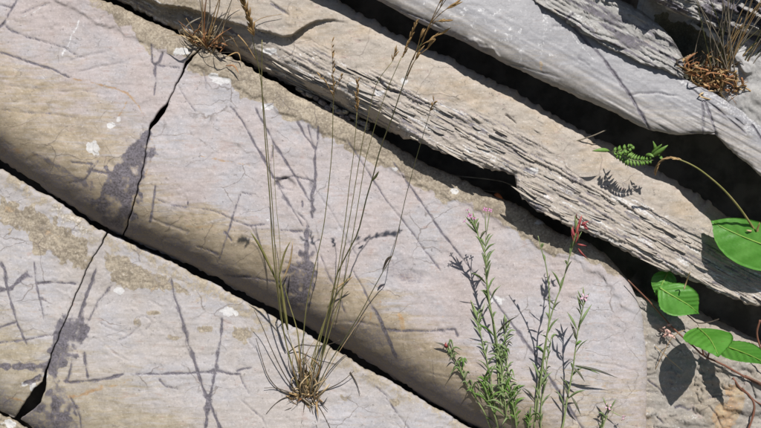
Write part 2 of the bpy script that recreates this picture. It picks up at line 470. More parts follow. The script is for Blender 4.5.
LB = [
 ([(151, 44), (152, 62), (155, 65)], 1.5, 1.5, 1), ([(155, 65), (159, 62), (163, 52)], 1.8, 1.2, 1), ([(155, 65), (156, 80), (154, 96)], 2.2, 1.5, .8),
 ([(155, 65), (180, 68)], 1.0, 1.0, .8), ([(178, 86), (187, 101), (196, 112)], 1.0, 1.0, .7), ([(204, 72), (206, 90)], 1.0, 1.0, .5),
 ([(18, -2), (12, 9), (3, 24), (-4, 30)], 1.3, 1.3, .9), ([(-4, 4), (6, 6), (12, 8)], 1.0, 1.0, .8), ([(3, 24), (10, 30), (25, 36), (45, 42), (65, 48), (76, 55)], 1.0, .9, .75),
 ([(-2, 52), (15, 57), (37, 65), (52, 69), (62, 74), (70, 78)], 1.2, 1.7, .9),
 ([(20, 14), (35, 8), (50, 3)], 1.2, .8, .45), ([(70, 60), (90, 55), (112, 50)], .9, .9, .35), ([(78, 72), (100, 66), (125, 62)], .9, .9, .35), ([(60, 92), (80, 90), (104, 95)], 1.5, 1, .35),
 ([(0, 110), (30, 113), (55, 114), (75, 118)], 1.4, 1.0, .45), ([(0, 84), (40, 90)], 1.0, .8, .3),
 ([(70, 162), (82, 163), (92, 164), (87, 172)], 1.6, 2.4, .85), ([(68, 183), (85, 180), (91, 171), (98, 160)], 2.6, 1.4, .85), ([(92, 170), (112, 174)], 2.4, 2.0, .8),
 ([(156, 185), (153, 205), (150, 223)], 1.8, 2.6, .75), ([(155, 199), (170, 205), (187, 207), (205, 209), (218, 212), (231, 219), (250, 226), (268, 224)], 1.1, 1.0, .7), ([(188, 201), (188, 206)], 1.3, 1.3, 1),
 ([(241, 193), (236, 206), (232, 219), (225, 243), (218, 262)], 1.4, 1.2, .8), ([(225, 231), (232, 241)], 2.4, 2.4, .9), ([(241, 193), (256, 195)], 1.0, 1.0, .6), ([(250, 226), (261, 244)], 1.0, 1.0, .6),
 ([(230, 106), (241, 119), (254, 143), (268, 167), (275, 180), (288, 202), (303, 226)], 1.2, 1.9, .85), ([(255, 108), (266, 128), (274, 143), (293, 173), (311, 203)], 1.3, 2.0, .85),
 ([(297, 121), (305, 136), (315, 149)], 1.5, 1.8, .85), ([(308, 125), (311, 140), (315, 149)], 1.2, 1.8, .75), ([(318, 126), (318, 141), (315, 150)], 1.3, 1.9, .8),
 ([(315, 149), (315, 173), (315, 186), (311, 196), (313, 213)], 1.8, 3.4, .9), ([(310, 182), (313, 198)], 8, 6, .35), ([(274, 143), (271, 160), (270, 174)], 1.2, 1.2, .7),
 ([(302, 172), (316, 190), (330, 210), (345, 236), (358, 258)], .9, .9, .4), ([(320, 254), (328, 275), (336, 290), (345, 312)], 1.0, 1.6, .55),
 ([(272, 178), (282, 179), (293, 176), (316, 182)], 2.2, 1.0, .95), ([(276, 181), (283, 188), (293, 190)], 3.5, 2.0, .55),  # shadow of the small ledge and its chip bowl, put in the colour
 ([(302, 201), (302, 207)], 2.4, 2.4, .95), ([(311, 211), (313, 218)], 2.4, 2.0, 1), ([(298, 213), (305, 220), (309, 228)], 1.5, 2, .6), ([(280, 230), (292, 231), (303, 231)], 1.2, 2.2, .85),  # first two darken small chip holes with painted shade
 ([(307, 225), (307, 240), (306, 258)], 5, 5, .75), ([(285, 262), (295, 267), (310, 271)], 1.3, 1.3, .85), ([(196, 246), (208, 250), (219, 255)], 1.8, 1.6, .8), ([(222, 275), (250, 277), (285, 283)], 2.6, 1.8, .8),
 ([(346, 138), (362, 163), (388, 203), (404, 222), (420, 244), (441, 271)], 1.2, 1.2, .75), ([(393, 162), (407, 182), (422, 203), (437, 226), (450, 243), (465, 262), (480, 280)], 1.5, 1.6, .9),
 ([(480, 280), (500, 308), (520, 335), (535, 355), (560, 394), (590, 440)], 1.6, 3.4, .85),
 ([(353, 271), (363, 288), (370, 302), (378, 316)], 1.0, 3.6, .75), ([(378, 316), (385, 330), (391, 345), (397, 360)], 4.2, 3.0, .8), ([(334, 322), (360, 322), (378, 326)], 1.2, 2.4, .6),
 ([(383, 329), (400, 331), (425, 331), (455, 329), (458, 337)], 3.0, 1.4, .85), ([(564, 295), (580, 300), (603, 303)], 1.2, 1.0, .45), ([(600, 316), (618, 318)], 1.0, 1.0, .3),
 ([(430, 262), (442, 266)], 1.4, 1.0, .4), ([(530, 316), (560, 322)], .9, .9, .25), ([(560, 360), (610, 364), (640, 372)], 1.2, 1.0, .3), ([(425, 372), (450, 378), (480, 380)], 1.4, 1.0, .35),
 ([(30, 152), (55, 165), (72, 176), (95, 190)], 4, 7, .5), ([(150, 218), (170, 226), (190, 232)], 3, 5, .35),
]
OB = [
 ([(70, 78), (95, 83), (115, 88), (128, 94), (138, 105), (142, 113)], 1.8, 2.6, .95), ([(113, 88), (105, 101), (134, 112)], 1.2, 1.2, .6), ([(128, 100), (118, 118), (108, 133)], 1.4, 1.6, .8), ([(150, 135), (155, 150), (149, 165), (145, 175)], 3, 4, .7),
 ([(158, 145), (175, 140), (197, 141)], 1.6, 2, .5), ([(200, 156), (225, 161), (252, 166)], 1.6, 2.0, .8), ([(90, 204), (97, 208), (108, 207)], 1.8, 1.4, .8), ([(185, 225), (195, 228), (215, 226)], 4, 4, .6), ([(0, 150), (20, 150), (40, 156)], 8, 10, .5),
 ([(363, 317), (362, 322)], 5, 4, .95), ([(371, 312), (370, 322)], 2.6, 2, .9), ([(381, 301), (380, 307)], 3.4, 3.4, .9), ([(398, 313), (403, 321), (404, 330)], 2.6, 4.6, .95), ([(328, 324), (346, 329)], 7, 5, .7),
 ([(410, 365), (425, 372)], 4, 3, .6), ([(235, 280), (262, 280), (285, 284)], 2, 2, .6), ([(440, 318), (444, 318)], 3, 3, .6), ([(602, 386), (606, 387)], 4.5, 4.5, .7), ([(445, 270), (452, 273)], 4, 4, .4)]
WB = [(93, 147, 8, 6.5), (111, 125, 4.5, 3), (119, 119, 2.6, 3.6), (182, 51, 10, 3.6), (222, 81, 9, 3.5), (214, 76, 5, 3), (267, 107, 6, 3), (395, 169, 4, 2), (497, 300, 7, 4.5), (455, 191, 4, 3), (540, 222, 5, 2.5), (268, 220, 1.6, 1.2)]
def masks_B(px, py, t, a, dl, du, at):
    h = draw(px, py, at, LB, seed=100)
    draw(px, py, at, OB, 'ochre', 0, 300)
    st = patch(px, py, [(147, 131), (138, 142), (128, 152), (117, 166), (112, 178), (104, 188), (96, 200), (108, 216), (124, 232), (133, 206), (140, 180), (147, 150)], 8, 7, 7)
    at['stain'] = np.maximum(at['stain'], st * (0.82 + 0.75 * fbm(px / 9, py / 9, 4, 77)))
    st = patch(px, py, [(303, 256), (310, 256), (313, 275), (312, 292), (300, 304), (287, 302), (285, 284), (288, 268), (297, 266)], 6, 5, 8)
    at['stain'] = np.maximum(at['stain'], st * (0.75 + 0.55 * fbm(px / 5, py / 5, 3, 78)))
    st = patch(px, py, [(318, 332), (345, 322), (380, 330), (388, 345), (350, 350)], 6, 6, 9)
    at['stain'] = np.maximum(at['stain'], st * 0.38)
    at['stain'] = np.maximum(at['stain'], 0.5 * sst(34, 8, dl + 7 * fbm(px / 20, py / 20, 3, 61)))  # darkens the lower edge in the colour to deepen the roll's shading
    gp = ell(px, py, 396, 268, 13, 13, .3, 4) + ell(px, py, 413, 278, 12, 7, .3, 5) + ell(px, py, 548, 297, 8, 5, .5, 7) + .6 * ell(px, py, 250, 162, 12, 5, .5, 6)
    at['stain'] = np.maximum(at['stain'], 0.30 * np.clip(gp, 0, 1))
    rim = tabs(100, 10, 150, 16, 200, 24, 300, 25, 400, 23, 520, 22, 580, 15, 630, 6)(px)
    rim = rim + 7 * fbm(px / 17, py / 17, 4, 41)
    at['tan'] = np.maximum(at['tan'], sst(rim + 3, rim - 3, du) * sst(60, 120, px))
    at['tan'] = np.maximum(at['tan'], 0.75 * patch(px, py, [(135, 26), (150, 28), (168, 44), (176, 50), (150, 50), (140, 40)], 4, 4, 12))
    at['tan'] = np.maximum(at['tan'], 0.85 * patch(px, py, [(196, 54), (222, 66), (216, 76), (200, 72), (188, 70)], 3, 3, 13))
    low = sst(92, 24, dl + 16 * fbm(px / 50, py / 14, 3, 43))
    at['wash'] = np.maximum(at['wash'], 0.95 * low)
    lw = sst(165, 70, dl + 20 * fbm(px / 40, py / 18, 3, 46)) * sst(210, 90, px)
    at['wash'] = np.maximum(at['wash'], 0.72 * lw)
    at['wash'] = np.maximum(at['wash'], 0.75 * patch(px, py, [(-20, 90), (40, 110), (110, 160), (120, 215), (60, 190), (-20, 150)], 20, 8, 47))
    at['wash'] = np.maximum(at['wash'], 0.5 * sst(420, 520, px) * sst(330, 400, py))
    for k, (cx, cy, rx, ry) in enumerate(WB):
        at['white'] = np.maximum(at['white'], ell(px, py, cx, cy, rx, ry, .4, 200 + k))
    at['white'] = np.maximum(at['white'], .8 * line_mask(px, py, [(63, 55), (70, 40), (80, 20)], 1.6, 1.2, seed=9))
    at['white'] = np.maximum(at['white'], .7 * line_mask(px, py, [(22, 16), (38, 9), (48, 4)], 1.6, 1.2, seed=10))
    h = h - 3.0 * ell(px, py, 284, 184, 9, 6, .3, 31) - 0.9 * gp + 1.5 * sst(24, 20, du + 3 * fbm(px / 9, py / 9, 3, 44))
    return h
slabB = thing('rock_ledge', 'wide pinkish grey rock slab across the middle behind the tall grass', 'rock', P(300, 215, 0))
far_l = [(-150, -40), (-150, 120), (-230, 300), (-100, -240)]
kwB = dict(rl=52, Rl=58, ru=9, Ru=8, re=tabs(0, 2.0, 480, 2.0, 600, 20), Re=tabs(0, 2.2, 480, 2.2, 600, 13), masks=masks_B, under=10)
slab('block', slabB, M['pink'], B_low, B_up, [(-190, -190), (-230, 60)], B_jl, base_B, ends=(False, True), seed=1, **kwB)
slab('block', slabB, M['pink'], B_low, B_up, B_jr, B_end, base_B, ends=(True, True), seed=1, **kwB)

# ---- slab A : lower-left slab, also cut by a joint that gapes near the lower edge
def base_A(px, py, t, a):
    return -3 + 6 * sst(-150, -300, a) + 1.5 * np.sin(t / 90 + 1)
A_up = [(x + 3, y - 6) for x, y in [(-230, 50), (-60, 142), (0, 176), (50, 205), (105, 240), (150, 258), (200, 284), (250, 312), (310, 343), (360, 373), (395, 391), (460, 429), (560, 484), (700, 560)]]
A_low = [(-260, 270), (-100, 356), (0, 411), (18, 418), (36, 430), (100, 462), (300, 572), (500, 676)]
A_jl = [(110, 226), (105, 237), (97, 250), (85, 272), (76, 293), (66, 318), (57, 340), (50, 358), (45.5, 370), (43, 381), (35, 388), (26, 400), (19, 411), (12, 422), (4, 440)]
A_jr = [(111.5, 226), (106.5, 237), (97.9, 250), (85.8, 272), (76.9, 293), (66.8, 318), (57.8, 340), (51.0, 358), (47.2, 370), (46.5, 383), (45, 392), (40, 403), (31, 411), (22, 417), (14, 428), (6, 446)]
LA = [
 ([(96, 268), (92, 282), (84, 302), (79, 318)], 2.6, 3.4, .85), ([(112, 285), (98, 302), (90, 318), (86, 327)], 2.0, 2.4, .65), ([(2, 262), (5, 272), (6, 285), (9, 296), (14, 312), (18, 325), (22, 335), (27, 346)], 2.4, 2.8, .85),
 ([(-3, 290), (12, 288), (20, 279), (26, 275), (33, 277)], 5.0, 2.0, .85), ([(20, 279), (28, 271)], 2, 1.5, .7), ([(34, 262), (36, 282), (40, 300), (44, 320)], 1.8, 1.2, .8), ([(37, 283), (55, 282), (76, 284)], 3.0, 1.8, .85),
 ([(-3, 328), (17, 322)], 2.0, 3.4, .75), ([(-3, 343), (25, 340), (45, 336), (60, 333)], 1.6, 1.2, .7), ([(-3, 366), (20, 367), (46, 366)], 6.5, 7, .85), ([(24, 383), (33, 380), (41, 375)], 2, 5, 1), ([(20, 385), (40, 381)], 3, 3, .6),
 ([(40, 298), (46, 301)], 1.5, 1, .7), ([(72, 356), (71, 368), (69, 376), (66, 382)], 2.2, 2.4, .75), ([(84, 352), (85, 362), (88, 379)], 2.4, 3.2, .8),
 ([(64, 382), (90, 381), (110, 378), (124, 374)], 2.4, 2.2, .85), ([(136, 374), (160, 374), (190, 373), (198, 372), (218, 371), (228, 374), (240, 374)], 1.8, 2.6, .9), ([(236, 371), (252, 367)], 1.8, 1.6, .75), ([(240, 374), (243, 383), (249, 394)], 1.6, 1.0, .6), ([(200, 372), (217, 374)], 1.6, 1.6, .7),
 ([(70, 397), (76, 408), (80, 418), (81, 430)], 3.0, 2.0, .7), ([(159, 379), (165, 386), (178, 389)], 1.8, 1.4, .7),
 ([(171, 278), (174, 296), (180, 312), (184, 326), (188, 342), (192, 354), (198, 374), (203, 388), (208, 399)], 3.0, 3.4, .85), ([(222, 318), (221, 335), (218, 356), (214, 380), (209, 399)], 2.0, 2.8, .85), ([(208, 398), (207, 412), (205, 432)], 4.2, 3.6, .9), ([(208, 399), (214, 412), (221, 432)], 3.4, 3.0, .9), ([(206, 396), (211, 401)], 4.5, 4.5, 1),
 ([(248, 340), (258, 352)], 1, 1, .4), ([(100, 323), (112, 330), (126, 333)], 1.6, 1.4, .35), ([(118, 342), (132, 333), (140, 326)], 1.4, 1.2, .4), ([(135, 318), (146, 316), (152, 322), (146, 330)], 1.2, 1.2, .5), ([(106, 345), (118, 356), (130, 362)], 1.4, 1.2, .4),
 ([(240, 400), (262, 418), (268, 432)], 1.2, 1.0, .4), ([(310, 430), (330, 420), (352, 422)], 1.0, 1.0, .4), ([(386, 398), (396, 412), (410, 430)], 1.4, 1.2, .7), ([(376, 386), (394, 402)], 2.0, 1.2, .6), ([(150, 300), (162, 308)], 1, 1, .3)]
OA = [([(62, 398), (78, 396), (90, 392), (103, 386)], 2, 5.5, .95), ([(103, 388), (122, 385), (130, 378)], 2, 1.6, .8), ([(-3, 396), (14, 399), (26, 402)], 3, 3.5, .85), ([(4, 208), (14, 212)], 10, 8, .5), ([(45, 232), (60, 236)], 5, 4, .6), ([(150, 292), (156, 285), (178, 284)], 2, 2, .7), ([(18, 378), (10, 390)], 4, 6, .4), ([(30, 318), (50, 322)], 2.4, 2, .4)]
WA = [(229, 311, 6, 4), (236, 314, 3, 3), (225, 311, 5, 2), (120, 291, 7, 3), (33, 388, 5, 5), (24, 384, 3, 2), (46, 376, 3, 2)]
def masks_A(px, py, t, a, dl, du, at):
    h = draw(px, py, at, LA, seed=400)
    draw(px, py, at, OA, 'ochre', 0, 500)
    at['stain'] = np.maximum(at['stain'], (.72 + .5 * fbm(px / 7, py / 7, 3, 79)) * patch(px, py, [(64, 318), (86, 320), (87, 328), (82, 338), (72, 352), (60, 364), (50, 372), (47, 366), (57, 340)], 6, 5, 21))
    at['stain'] = np.maximum(at['stain'], (.62 + .5 * fbm(px / 8, py / 8, 3, 80)) * patch(px, py, [(46, 396), (60, 388), (70, 402), (72, 430), (40, 436), (34, 412)], 9, 8, 22))
    at['stain'] = np.maximum(at['stain'], .25 * patch(px, py, [(86, 272), (94, 272), (84, 300), (76, 300)], 2, 1.5, 23))
    at['stain'] = np.maximum(at['stain'], .45 * sst(40, 6, dl + 8 * fbm(px / 18, py / 18, 3, 62)))  # lower roll darkened: its shading painted in along with a dark band
    at['tan'] = np.maximum(at['tan'], patch(px, py, [(0, 200), (40, 212), (58, 226), (84, 246), (86, 262), (70, 262), (40, 250), (28, 232), (0, 222)], 6, 6, 24))
    at['tan'] = np.maximum(at['tan'], patch(px, py, [(118, 268), (150, 276), (160, 284), (148, 291), (128, 288), (112, 278)], 3, 4, 25))
    at['tan'] = np.maximum(at['tan'], .8 * patch(px, py, [(104, 252), (160, 274), (190, 292), (150, 286), (110, 270)], 4, 4, 26))
    at['tan'] = np.maximum(at['tan'], .55 * sst(30, 4, du + 8 * fbm(px / 22, py / 22, 3, 63)))
    for k, (x, y, rx, ry) in enumerate([(206, 329, 8, 3), (176, 337, 9, 2.6), (138, 322, 4, 5), (243, 334, 14, 8), (152, 313, 7, 2), (395, 402, 5, 4), (318, 380, 8, 6), (346, 398, 5, 4)]):
        at['tan'] = np.maximum(at['tan'], .75 * ell(px, py, x, y, rx, ry, .5, 230 + k))
    at['white'] = np.maximum(at['white'], .46 * patch(px, py, [(48, 206), (62, 208), (88, 226), (102, 238), (92, 240), (64, 228), (54, 218)], 3, 4, 27))
    for k, (cx, cy, rx, ry) in enumerate(WA):
        at['white'] = np.maximum(at['white'], ell(px, py, cx, cy, rx, ry, .5, 260 + k))
    at['wash'] = np.maximum(at['wash'], .80 * sst(130, 40, dl + 18 * fbm(px / 60, py / 12, 3, 64)))
    return h + 0.5 * at['tan'] * (0.5 + fbm(px / 3, py / 3, 2, 91)) - 1.2 * ell(px, py, 208, 399, 4, 3, .2, 3)
slabA = thing('rock_ledge', 'pale lilac grey rock slab with crossing dark cracks under the grass tuft, lower left', 'rock', P(180, 330, 0))
kwA = dict(rl=46, Rl=26, ru=6, Ru=5, re=1.8, Re=1.6, masks=masks_A, under=8)
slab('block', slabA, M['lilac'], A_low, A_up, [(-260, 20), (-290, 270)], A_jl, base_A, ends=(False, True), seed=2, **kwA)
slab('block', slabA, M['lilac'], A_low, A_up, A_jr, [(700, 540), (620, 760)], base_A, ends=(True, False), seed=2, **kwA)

# ---- slab below A (only its top edge shows in the lower-left corner)
def base_0(px, py, t, a): return -12 + 3 * np.sin(t / 50)
def masks_0(px, py, t, a, dl, du, at):
    at['tan'] = np.maximum(at['tan'], .6 * sst(26, 4, du + 6 * fbm(px / 12, py / 12, 3, 65)))
    at['white'] = np.maximum(at['white'], ell(px, py, 9, 424, 6, 4, .5, 7))
    return 3.5 * fbm(px / 9, py / 9, 3, 66)
slab('rock_ledge', None, M['broken'], [(-300, 420), (-100, 540), (200, 700), (420, 820)], [(-260, 276), (-100, 362), (0, 414), (18, 421), (36, 433), (100, 466), (300, 576), (500, 680)],
     [(-260, 250), (-320, 440)], [(480, 660), (400, 830)], base_0, 20, 14, 5, 5, 3, 3, masks=masks_0, seed=9, res=1.6, ends=(False, False))
tag(COL.objects[-1], 'edge of a rough rock slab showing in the bottom left corner', 'rock')

# ---- slab C : beige slab with a flaky laminated lower half and a ledge at its upper left
C_low = [(-120, -104), (20, -42), (110, -3), (150, 18), (190, 36), (220, 50), (238, 58), (262, 72), (300, 90), (340, 107), (372, 124), (405, 139), (418, 142), (448, 154), (475, 165), (500, 171), (514, 175), (519, 196), (539, 212), (561, 222), (603, 240), (652, 267), (701, 283), (715, 291), (745, 304), (770, 308), (860, 350)]
C_up = [(40, -170), (300, -22), (360, 14), (405, 38), (447, 56), (500, 84), (560, 118), (613, 146), (663, 172), (712, 206), (760, 236), (900, 310)]
ledge = pl_a([(20, -70), (130, -8), (160, 4), (186, 8), (206, 14), (236, 24), (262, 30), (282, 36), (292, 35), (302, 28), (316, 21), (334, 19), (352, 24), (380, 34), (500, 90)])
def base_C(px, py, t, a):
    b = tabs(100, 36, 200, 40, 300, 53, 400, 55, 520, 54, 620, 48, 700, 38, 780, 34)(px)
    return b - 5 * sst(100, 190, a)
def detail_C(px, py, t, a, dl, du):
    fz = tabs(100, 4, 200, 10, 230, 18, 262, 34, 330, 46, 430, 46, 500, 50, 560, 52, 640, 48, 720, 52, 800, 60)(px)
    env = sst(fz + 9, fz - 9, dl + 9 * fbm(t / 40, a / 12, 3, 71)) * sst(185, 240, px)
    h = env * flake_laminae(px, py, t, a, 3.3, 2.6, 72)
    st = tabs(60, 20, 190, 18, 250, 11, 300, 8, 330, 3, 352, 0)(px)
    lj = ledge(t) + 1.2 * fbm(t / 9, t * 0, 3, 73)
    h = h + st * (sst(-1.2, 0.6, a - lj) - 1)
    h = h + 0.6 * fbm(px / 14, py / 7, 3, 74) - 1.5 * line_mask(px, py, [(270, 3), (280, 9), (287, 14)], 1.5, 1.5, seed=5)
    h = h - 2.4 * line_mask(px, py, [(378, 78), (386, 88), (398, 93)], 1.5, 2.4, seed=6) - 2.0 * line_mask(px, py, [(505, 116), (515, 123)], 2.0, 1.0, seed=7)
    return h
def masks_C(px, py, t, a, dl, du, at):
    fz = tabs(100, 6, 262, 30, 330, 44, 430, 44, 560, 50, 720, 50)(px)
    env = sst(fz + 12, fz - 6, dl + 10 * fbm(t / 40, a / 12, 3, 71))
    at['wash'] = np.maximum(at['wash'], .75 * (1 - env) * (0.6 + 0.6 * fbm(px / 30, py / 16, 3, 75)))
    at['stain'] = np.maximum(at['stain'], .55 * env * sst(.12, .55, fbm(t / 22, a / 1.5, 4, 76)))
    at['white'] = np.maximum(at['white'], .66 * env * sst(.12, .5, fbm(t / 22 + 9, a / 1.8, 4, 77)))
    at['tan'] = np.maximum(at['tan'], .7 * sst(260, 190, px))
    for k, (cx, cy, rx, ry) in enumerate([(533, 171, 8, 4.5), (404, 81, 5, 3.5), (380, 93, 4, 3), (270, 51, 6, 3), (352, 84, 4, 2)]):
        at['white'] = np.maximum(at['white'], ell(px, py, cx, cy, rx, ry, .5, 280 + k))
    draw(px, py, at, [([(270, 3), (280, 9), (287, 14)], 1.6, 1.4, .8), ([(378, 78), (386, 88), (398, 93)], 1.5, 2.2, .9), ([(420, 96), (440, 104)], 1, 1, .4), ([(620, 180), (640, 196)], 1, 1, .3)], seed=600)
    return 0
slabC = thing('rock_ledge', 'beige rock slab with a flaky splintered lower edge above the black gap', 'rock', P(450, 110, 0))
slab('block', slabC, M['beige'], C_low, C_up, [(-60, -150), (-130, -90)], [(870, 200), (850, 352)], base_C,
     tabs(100, 6, 190, 8, 225, 30, 385, 28, 415, 7, 800, 7), tabs(100, 6, 190, 8, 225, 50, 385, 46, 415, 6, 800, 6), 16, 12, 4, 4, detail=detail_C, masks=masks_C, seed=3, res=0.95, rough=0.7, ends=(False, False), under=9, erag=2.2)

# ---- slab D : cool grey slab overhanging the black shadow, upper right
D_low = [(150, -116), (300, -40), (377, 0), (405, 15), (430, 28), (465, 42), (500, 61), (528, 74), (560, 89), (603, 108), (648, 130), (677, 135), (700, 134), (716, 134), (727, 148), (748, 164), (775, 190), (900, 250)]
D_up = [(200, -200), (420, -80), (560, -5), (620, 30), (677, 74), (720, 96), (745, 114), (770, 132), (900, 205)]
def base_D(px, py, t, a):
    return tabs(300, 82, 500, 80, 600, 80, 660, 84, 720, 92, 800, 96)(px) - 6 * sst(200, 290, a)
LD = [([(572, 26), (590, 45), (604, 60), (620, 82), (635, 103), (651, 132)], 1.6, 2.4, 1.3), ([(628, 95), (640, 93), (657, 93), (676, 96)], 1.4, .8, .6), ([(702, 92), (703, 112), (703, 134)], 1.6, 1.4, .7), ([(704, 98), (710, 115), (716, 134)], 1.4, 2.2, .75),
      ([(689, 87), (704, 98), (725, 116), (746, 134)], 1.2, 1.8, .75), ([(752, 124), (762, 140)], 3, 3, .7), ([(735, 118), (745, 126)], 2.4, 2.4, .5), ([(380, 0), (410, 14), (440, 26)], 2.4, 3, .5), ([(578, 58), (590, 66)], 1, 1, .6), ([(553, 26), (562, 27)], 1, 1, .5), ([(500, 62), (520, 66), (560, 78)], 3, 4, .28), ([(690, 132), (716, 133)], 2.5, 2.5, .6)]
def masks_D(px, py, t, a, dl, du, at):
    h = draw(px, py, at, LD, seed=700)
    at['white'] = np.maximum(at['white'], .6 * line_mask(px, py, [(570, 31), (582, 46), (594, 60)], 1.8, 1.2, seed=31))
    at['white'] = np.maximum(at['white'], .48 * line_mask(px, py, [(546, 16), (544, 36), (541, 56)], 4.5, 3, seed=32))
    at['white'] = np.maximum(at['white'], .55 * sst(.45, .62, fbm(px / 5, py / 5, 3, 33)) * sst(600, 540, px))
    at['white'] = np.maximum(at['white'], .5 * sst(16, 6, du + 5 * fbm(px / 10, py / 10, 3, 34)) * sst(640, 680, px))
    at['wash'] = np.maximum(at['wash'], .62 * sst(46, 10, dl + 6 * fbm(px / 20, py / 8, 3, 35)))
    at['ochre'] = np.maximum(at['ochre'], .9 * line_mask(px, py, [(541, 62), (542, 70)], 1.5, 2, seed=36))
    ch = patch(px, py, [(462, 38), (480, 40), (500, 56), (488, 56), (470, 48)], 2, 3, 37)
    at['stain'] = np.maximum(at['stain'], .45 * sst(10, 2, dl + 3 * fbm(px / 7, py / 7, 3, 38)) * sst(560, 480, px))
    lam = 0.5 * fbm(t / 50, a / 3.0, 3, 39) * sst(60, 10, dl)
    return h + lam + 1.8 * ch * (0.6 + fbm(px / 6, py / 6, 3, 40))
def flaky_top(px, py, t, a, dl, du):
    return flake_laminae(px, py, t, a, 5.0, 2.6, 81) * sst(60, 30, dl + 6 * fbm(t / 30, a / 10, 3, 83)) + 1.2 * fbm(px / 14, py / 8, 3, 82)
def masks_top(px, py, t, a, dl, du, at):
    e = sst(50, 26, dl)
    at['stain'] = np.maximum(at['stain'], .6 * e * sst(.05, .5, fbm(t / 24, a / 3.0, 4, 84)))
    at['white'] = np.maximum(at['white'], .55 * sst(.2, .55, fbm(t / 26 + 4, a / 3.4, 4, 85)))
    at['tan'] = np.maximum(at['tan'], .35 * sst(600, 540, px))
    draw(px, py, at, [([(563, 22), (573, 13)], 3.5, 3.5, 1)], seed=720)
    return 0
slabD = thing('rock_ledge', 'smooth cool grey rock slab overhanging the widest black shadow', 'rock', P(560, 60, 0))
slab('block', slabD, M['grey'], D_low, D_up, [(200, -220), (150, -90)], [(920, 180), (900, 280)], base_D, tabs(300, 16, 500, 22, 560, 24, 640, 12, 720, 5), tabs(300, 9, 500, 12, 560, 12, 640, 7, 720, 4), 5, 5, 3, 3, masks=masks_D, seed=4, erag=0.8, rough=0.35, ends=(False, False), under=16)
def base_D2(px, py, t, a): return tabs(400, 81, 600, 81, 690, 87)(px) - 3 * sst(240, 300, a)
slab('top_layer', slabD, M['flaky'], [(380, -96), (470, -42), (520, -8), (545, 8), (566, 22), (600, 44), (640, 62), (668, 72), (686, 80)], [(420, -150), (560, -42), (617, -2), (642, 10), (660, 24), (675, 42), (683, 58), (688, 70)],
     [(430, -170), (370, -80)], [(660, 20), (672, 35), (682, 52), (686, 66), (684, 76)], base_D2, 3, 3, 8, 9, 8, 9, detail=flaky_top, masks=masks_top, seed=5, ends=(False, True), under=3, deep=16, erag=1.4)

# ---- upper right: hollow grey rock and laminated rock above it
def base_G(px, py, t, a):
    return 74 + 14 * sst(700, 760, px) - 30 * np.exp(-(((px - 677) / 22.0) ** 2 + ((py - 46) / 30.0) ** 2))
def masks_G(px, py, t, a, dl, du, at):
    at['tan'] = np.maximum(at['tan'], patch(px, py, [(655, 14), (690, 24), (724, 44), (726, 60), (715, 80), (680, 84), (660, 50)], 4, 5, 91))
    at['stain'] = np.maximum(at['stain'], .8 * patch(px, py, [(700, 22), (730, 36), (770, 44), (770, 34), (720, 24)], 3, 4, 92))  # shade of the crevice below the laminated rock, put in the colour
    at['white'] = np.maximum(at['white'], .8 * line_mask(px, py, [(690, 24), (705, 30), (722, 42), (734, 52)], 3, 5, seed=93))
    return 1.8 * fbm(px / 12, py / 12, 4, 94) + 3.5 * line_mask(px, py, [(690, 24), (705, 30), (722, 42), (734, 52), (750, 70)], 5, 8, seed=93, soft=3)
slab('rock_ledge', None, M['olive'], [(640, 40), (660, 70), (684, 82), (720, 106), (770, 140), (860, 190)], [(630, -16), (660, 2), (700, 8), (780, 20), (880, 60)], [(640, -20), (634, 50)], [(890, 50), (860, 200)], base_G, 8, 6, 4, 3, 3, 3, masks=masks_G, seed=6, ends=(False, False))
tag(COL.objects[-1], 'hollowed olive and grey rock behind the dry brown tuft, upper right', 'rock')
def base_F(px, py, t, a): return 98 + 5 * np.sin(t / 40)
def det_F(px, py, t, a, dl, du): return flake_laminae(px, py, t, a, 10, 15, 95) + 1.5 * fbm(px / 9, py / 5, 3, 96)
def masks_F(px, py, t, a, dl, du, at):
    at['stain'] = np.maximum(at['stain'], .9 * sst(.05, .4, fbm(t / 40, a / 4, 4, 97)))  # dark bands painted in to deepen the shade of the crevices
    at['white'] = np.maximum(at['white'], .6 * sst(.2, .5, fbm(t / 30 + 5, a / 4, 4, 98)))
    return 0
slab('rock_ledge', None, M['flaky'], [(560, -74), (615, -34), (650, -4), (668, 10), (690, 18), (720, 30), (745, 34), (775, 42), (880, 84)], [(600, -160), (800, -60), (960, 20)], [(590, -180), (540, -80)], [(980, 10), (890, 100)], base_F, 10, 14, 6, 6, 3, 3, detail=det_F, masks=masks_F, seed=7, ends=(False, False), under=8)
tag(COL.objects[-1], 'laminated grey rock with black crevices in the top right corner', 'rock')

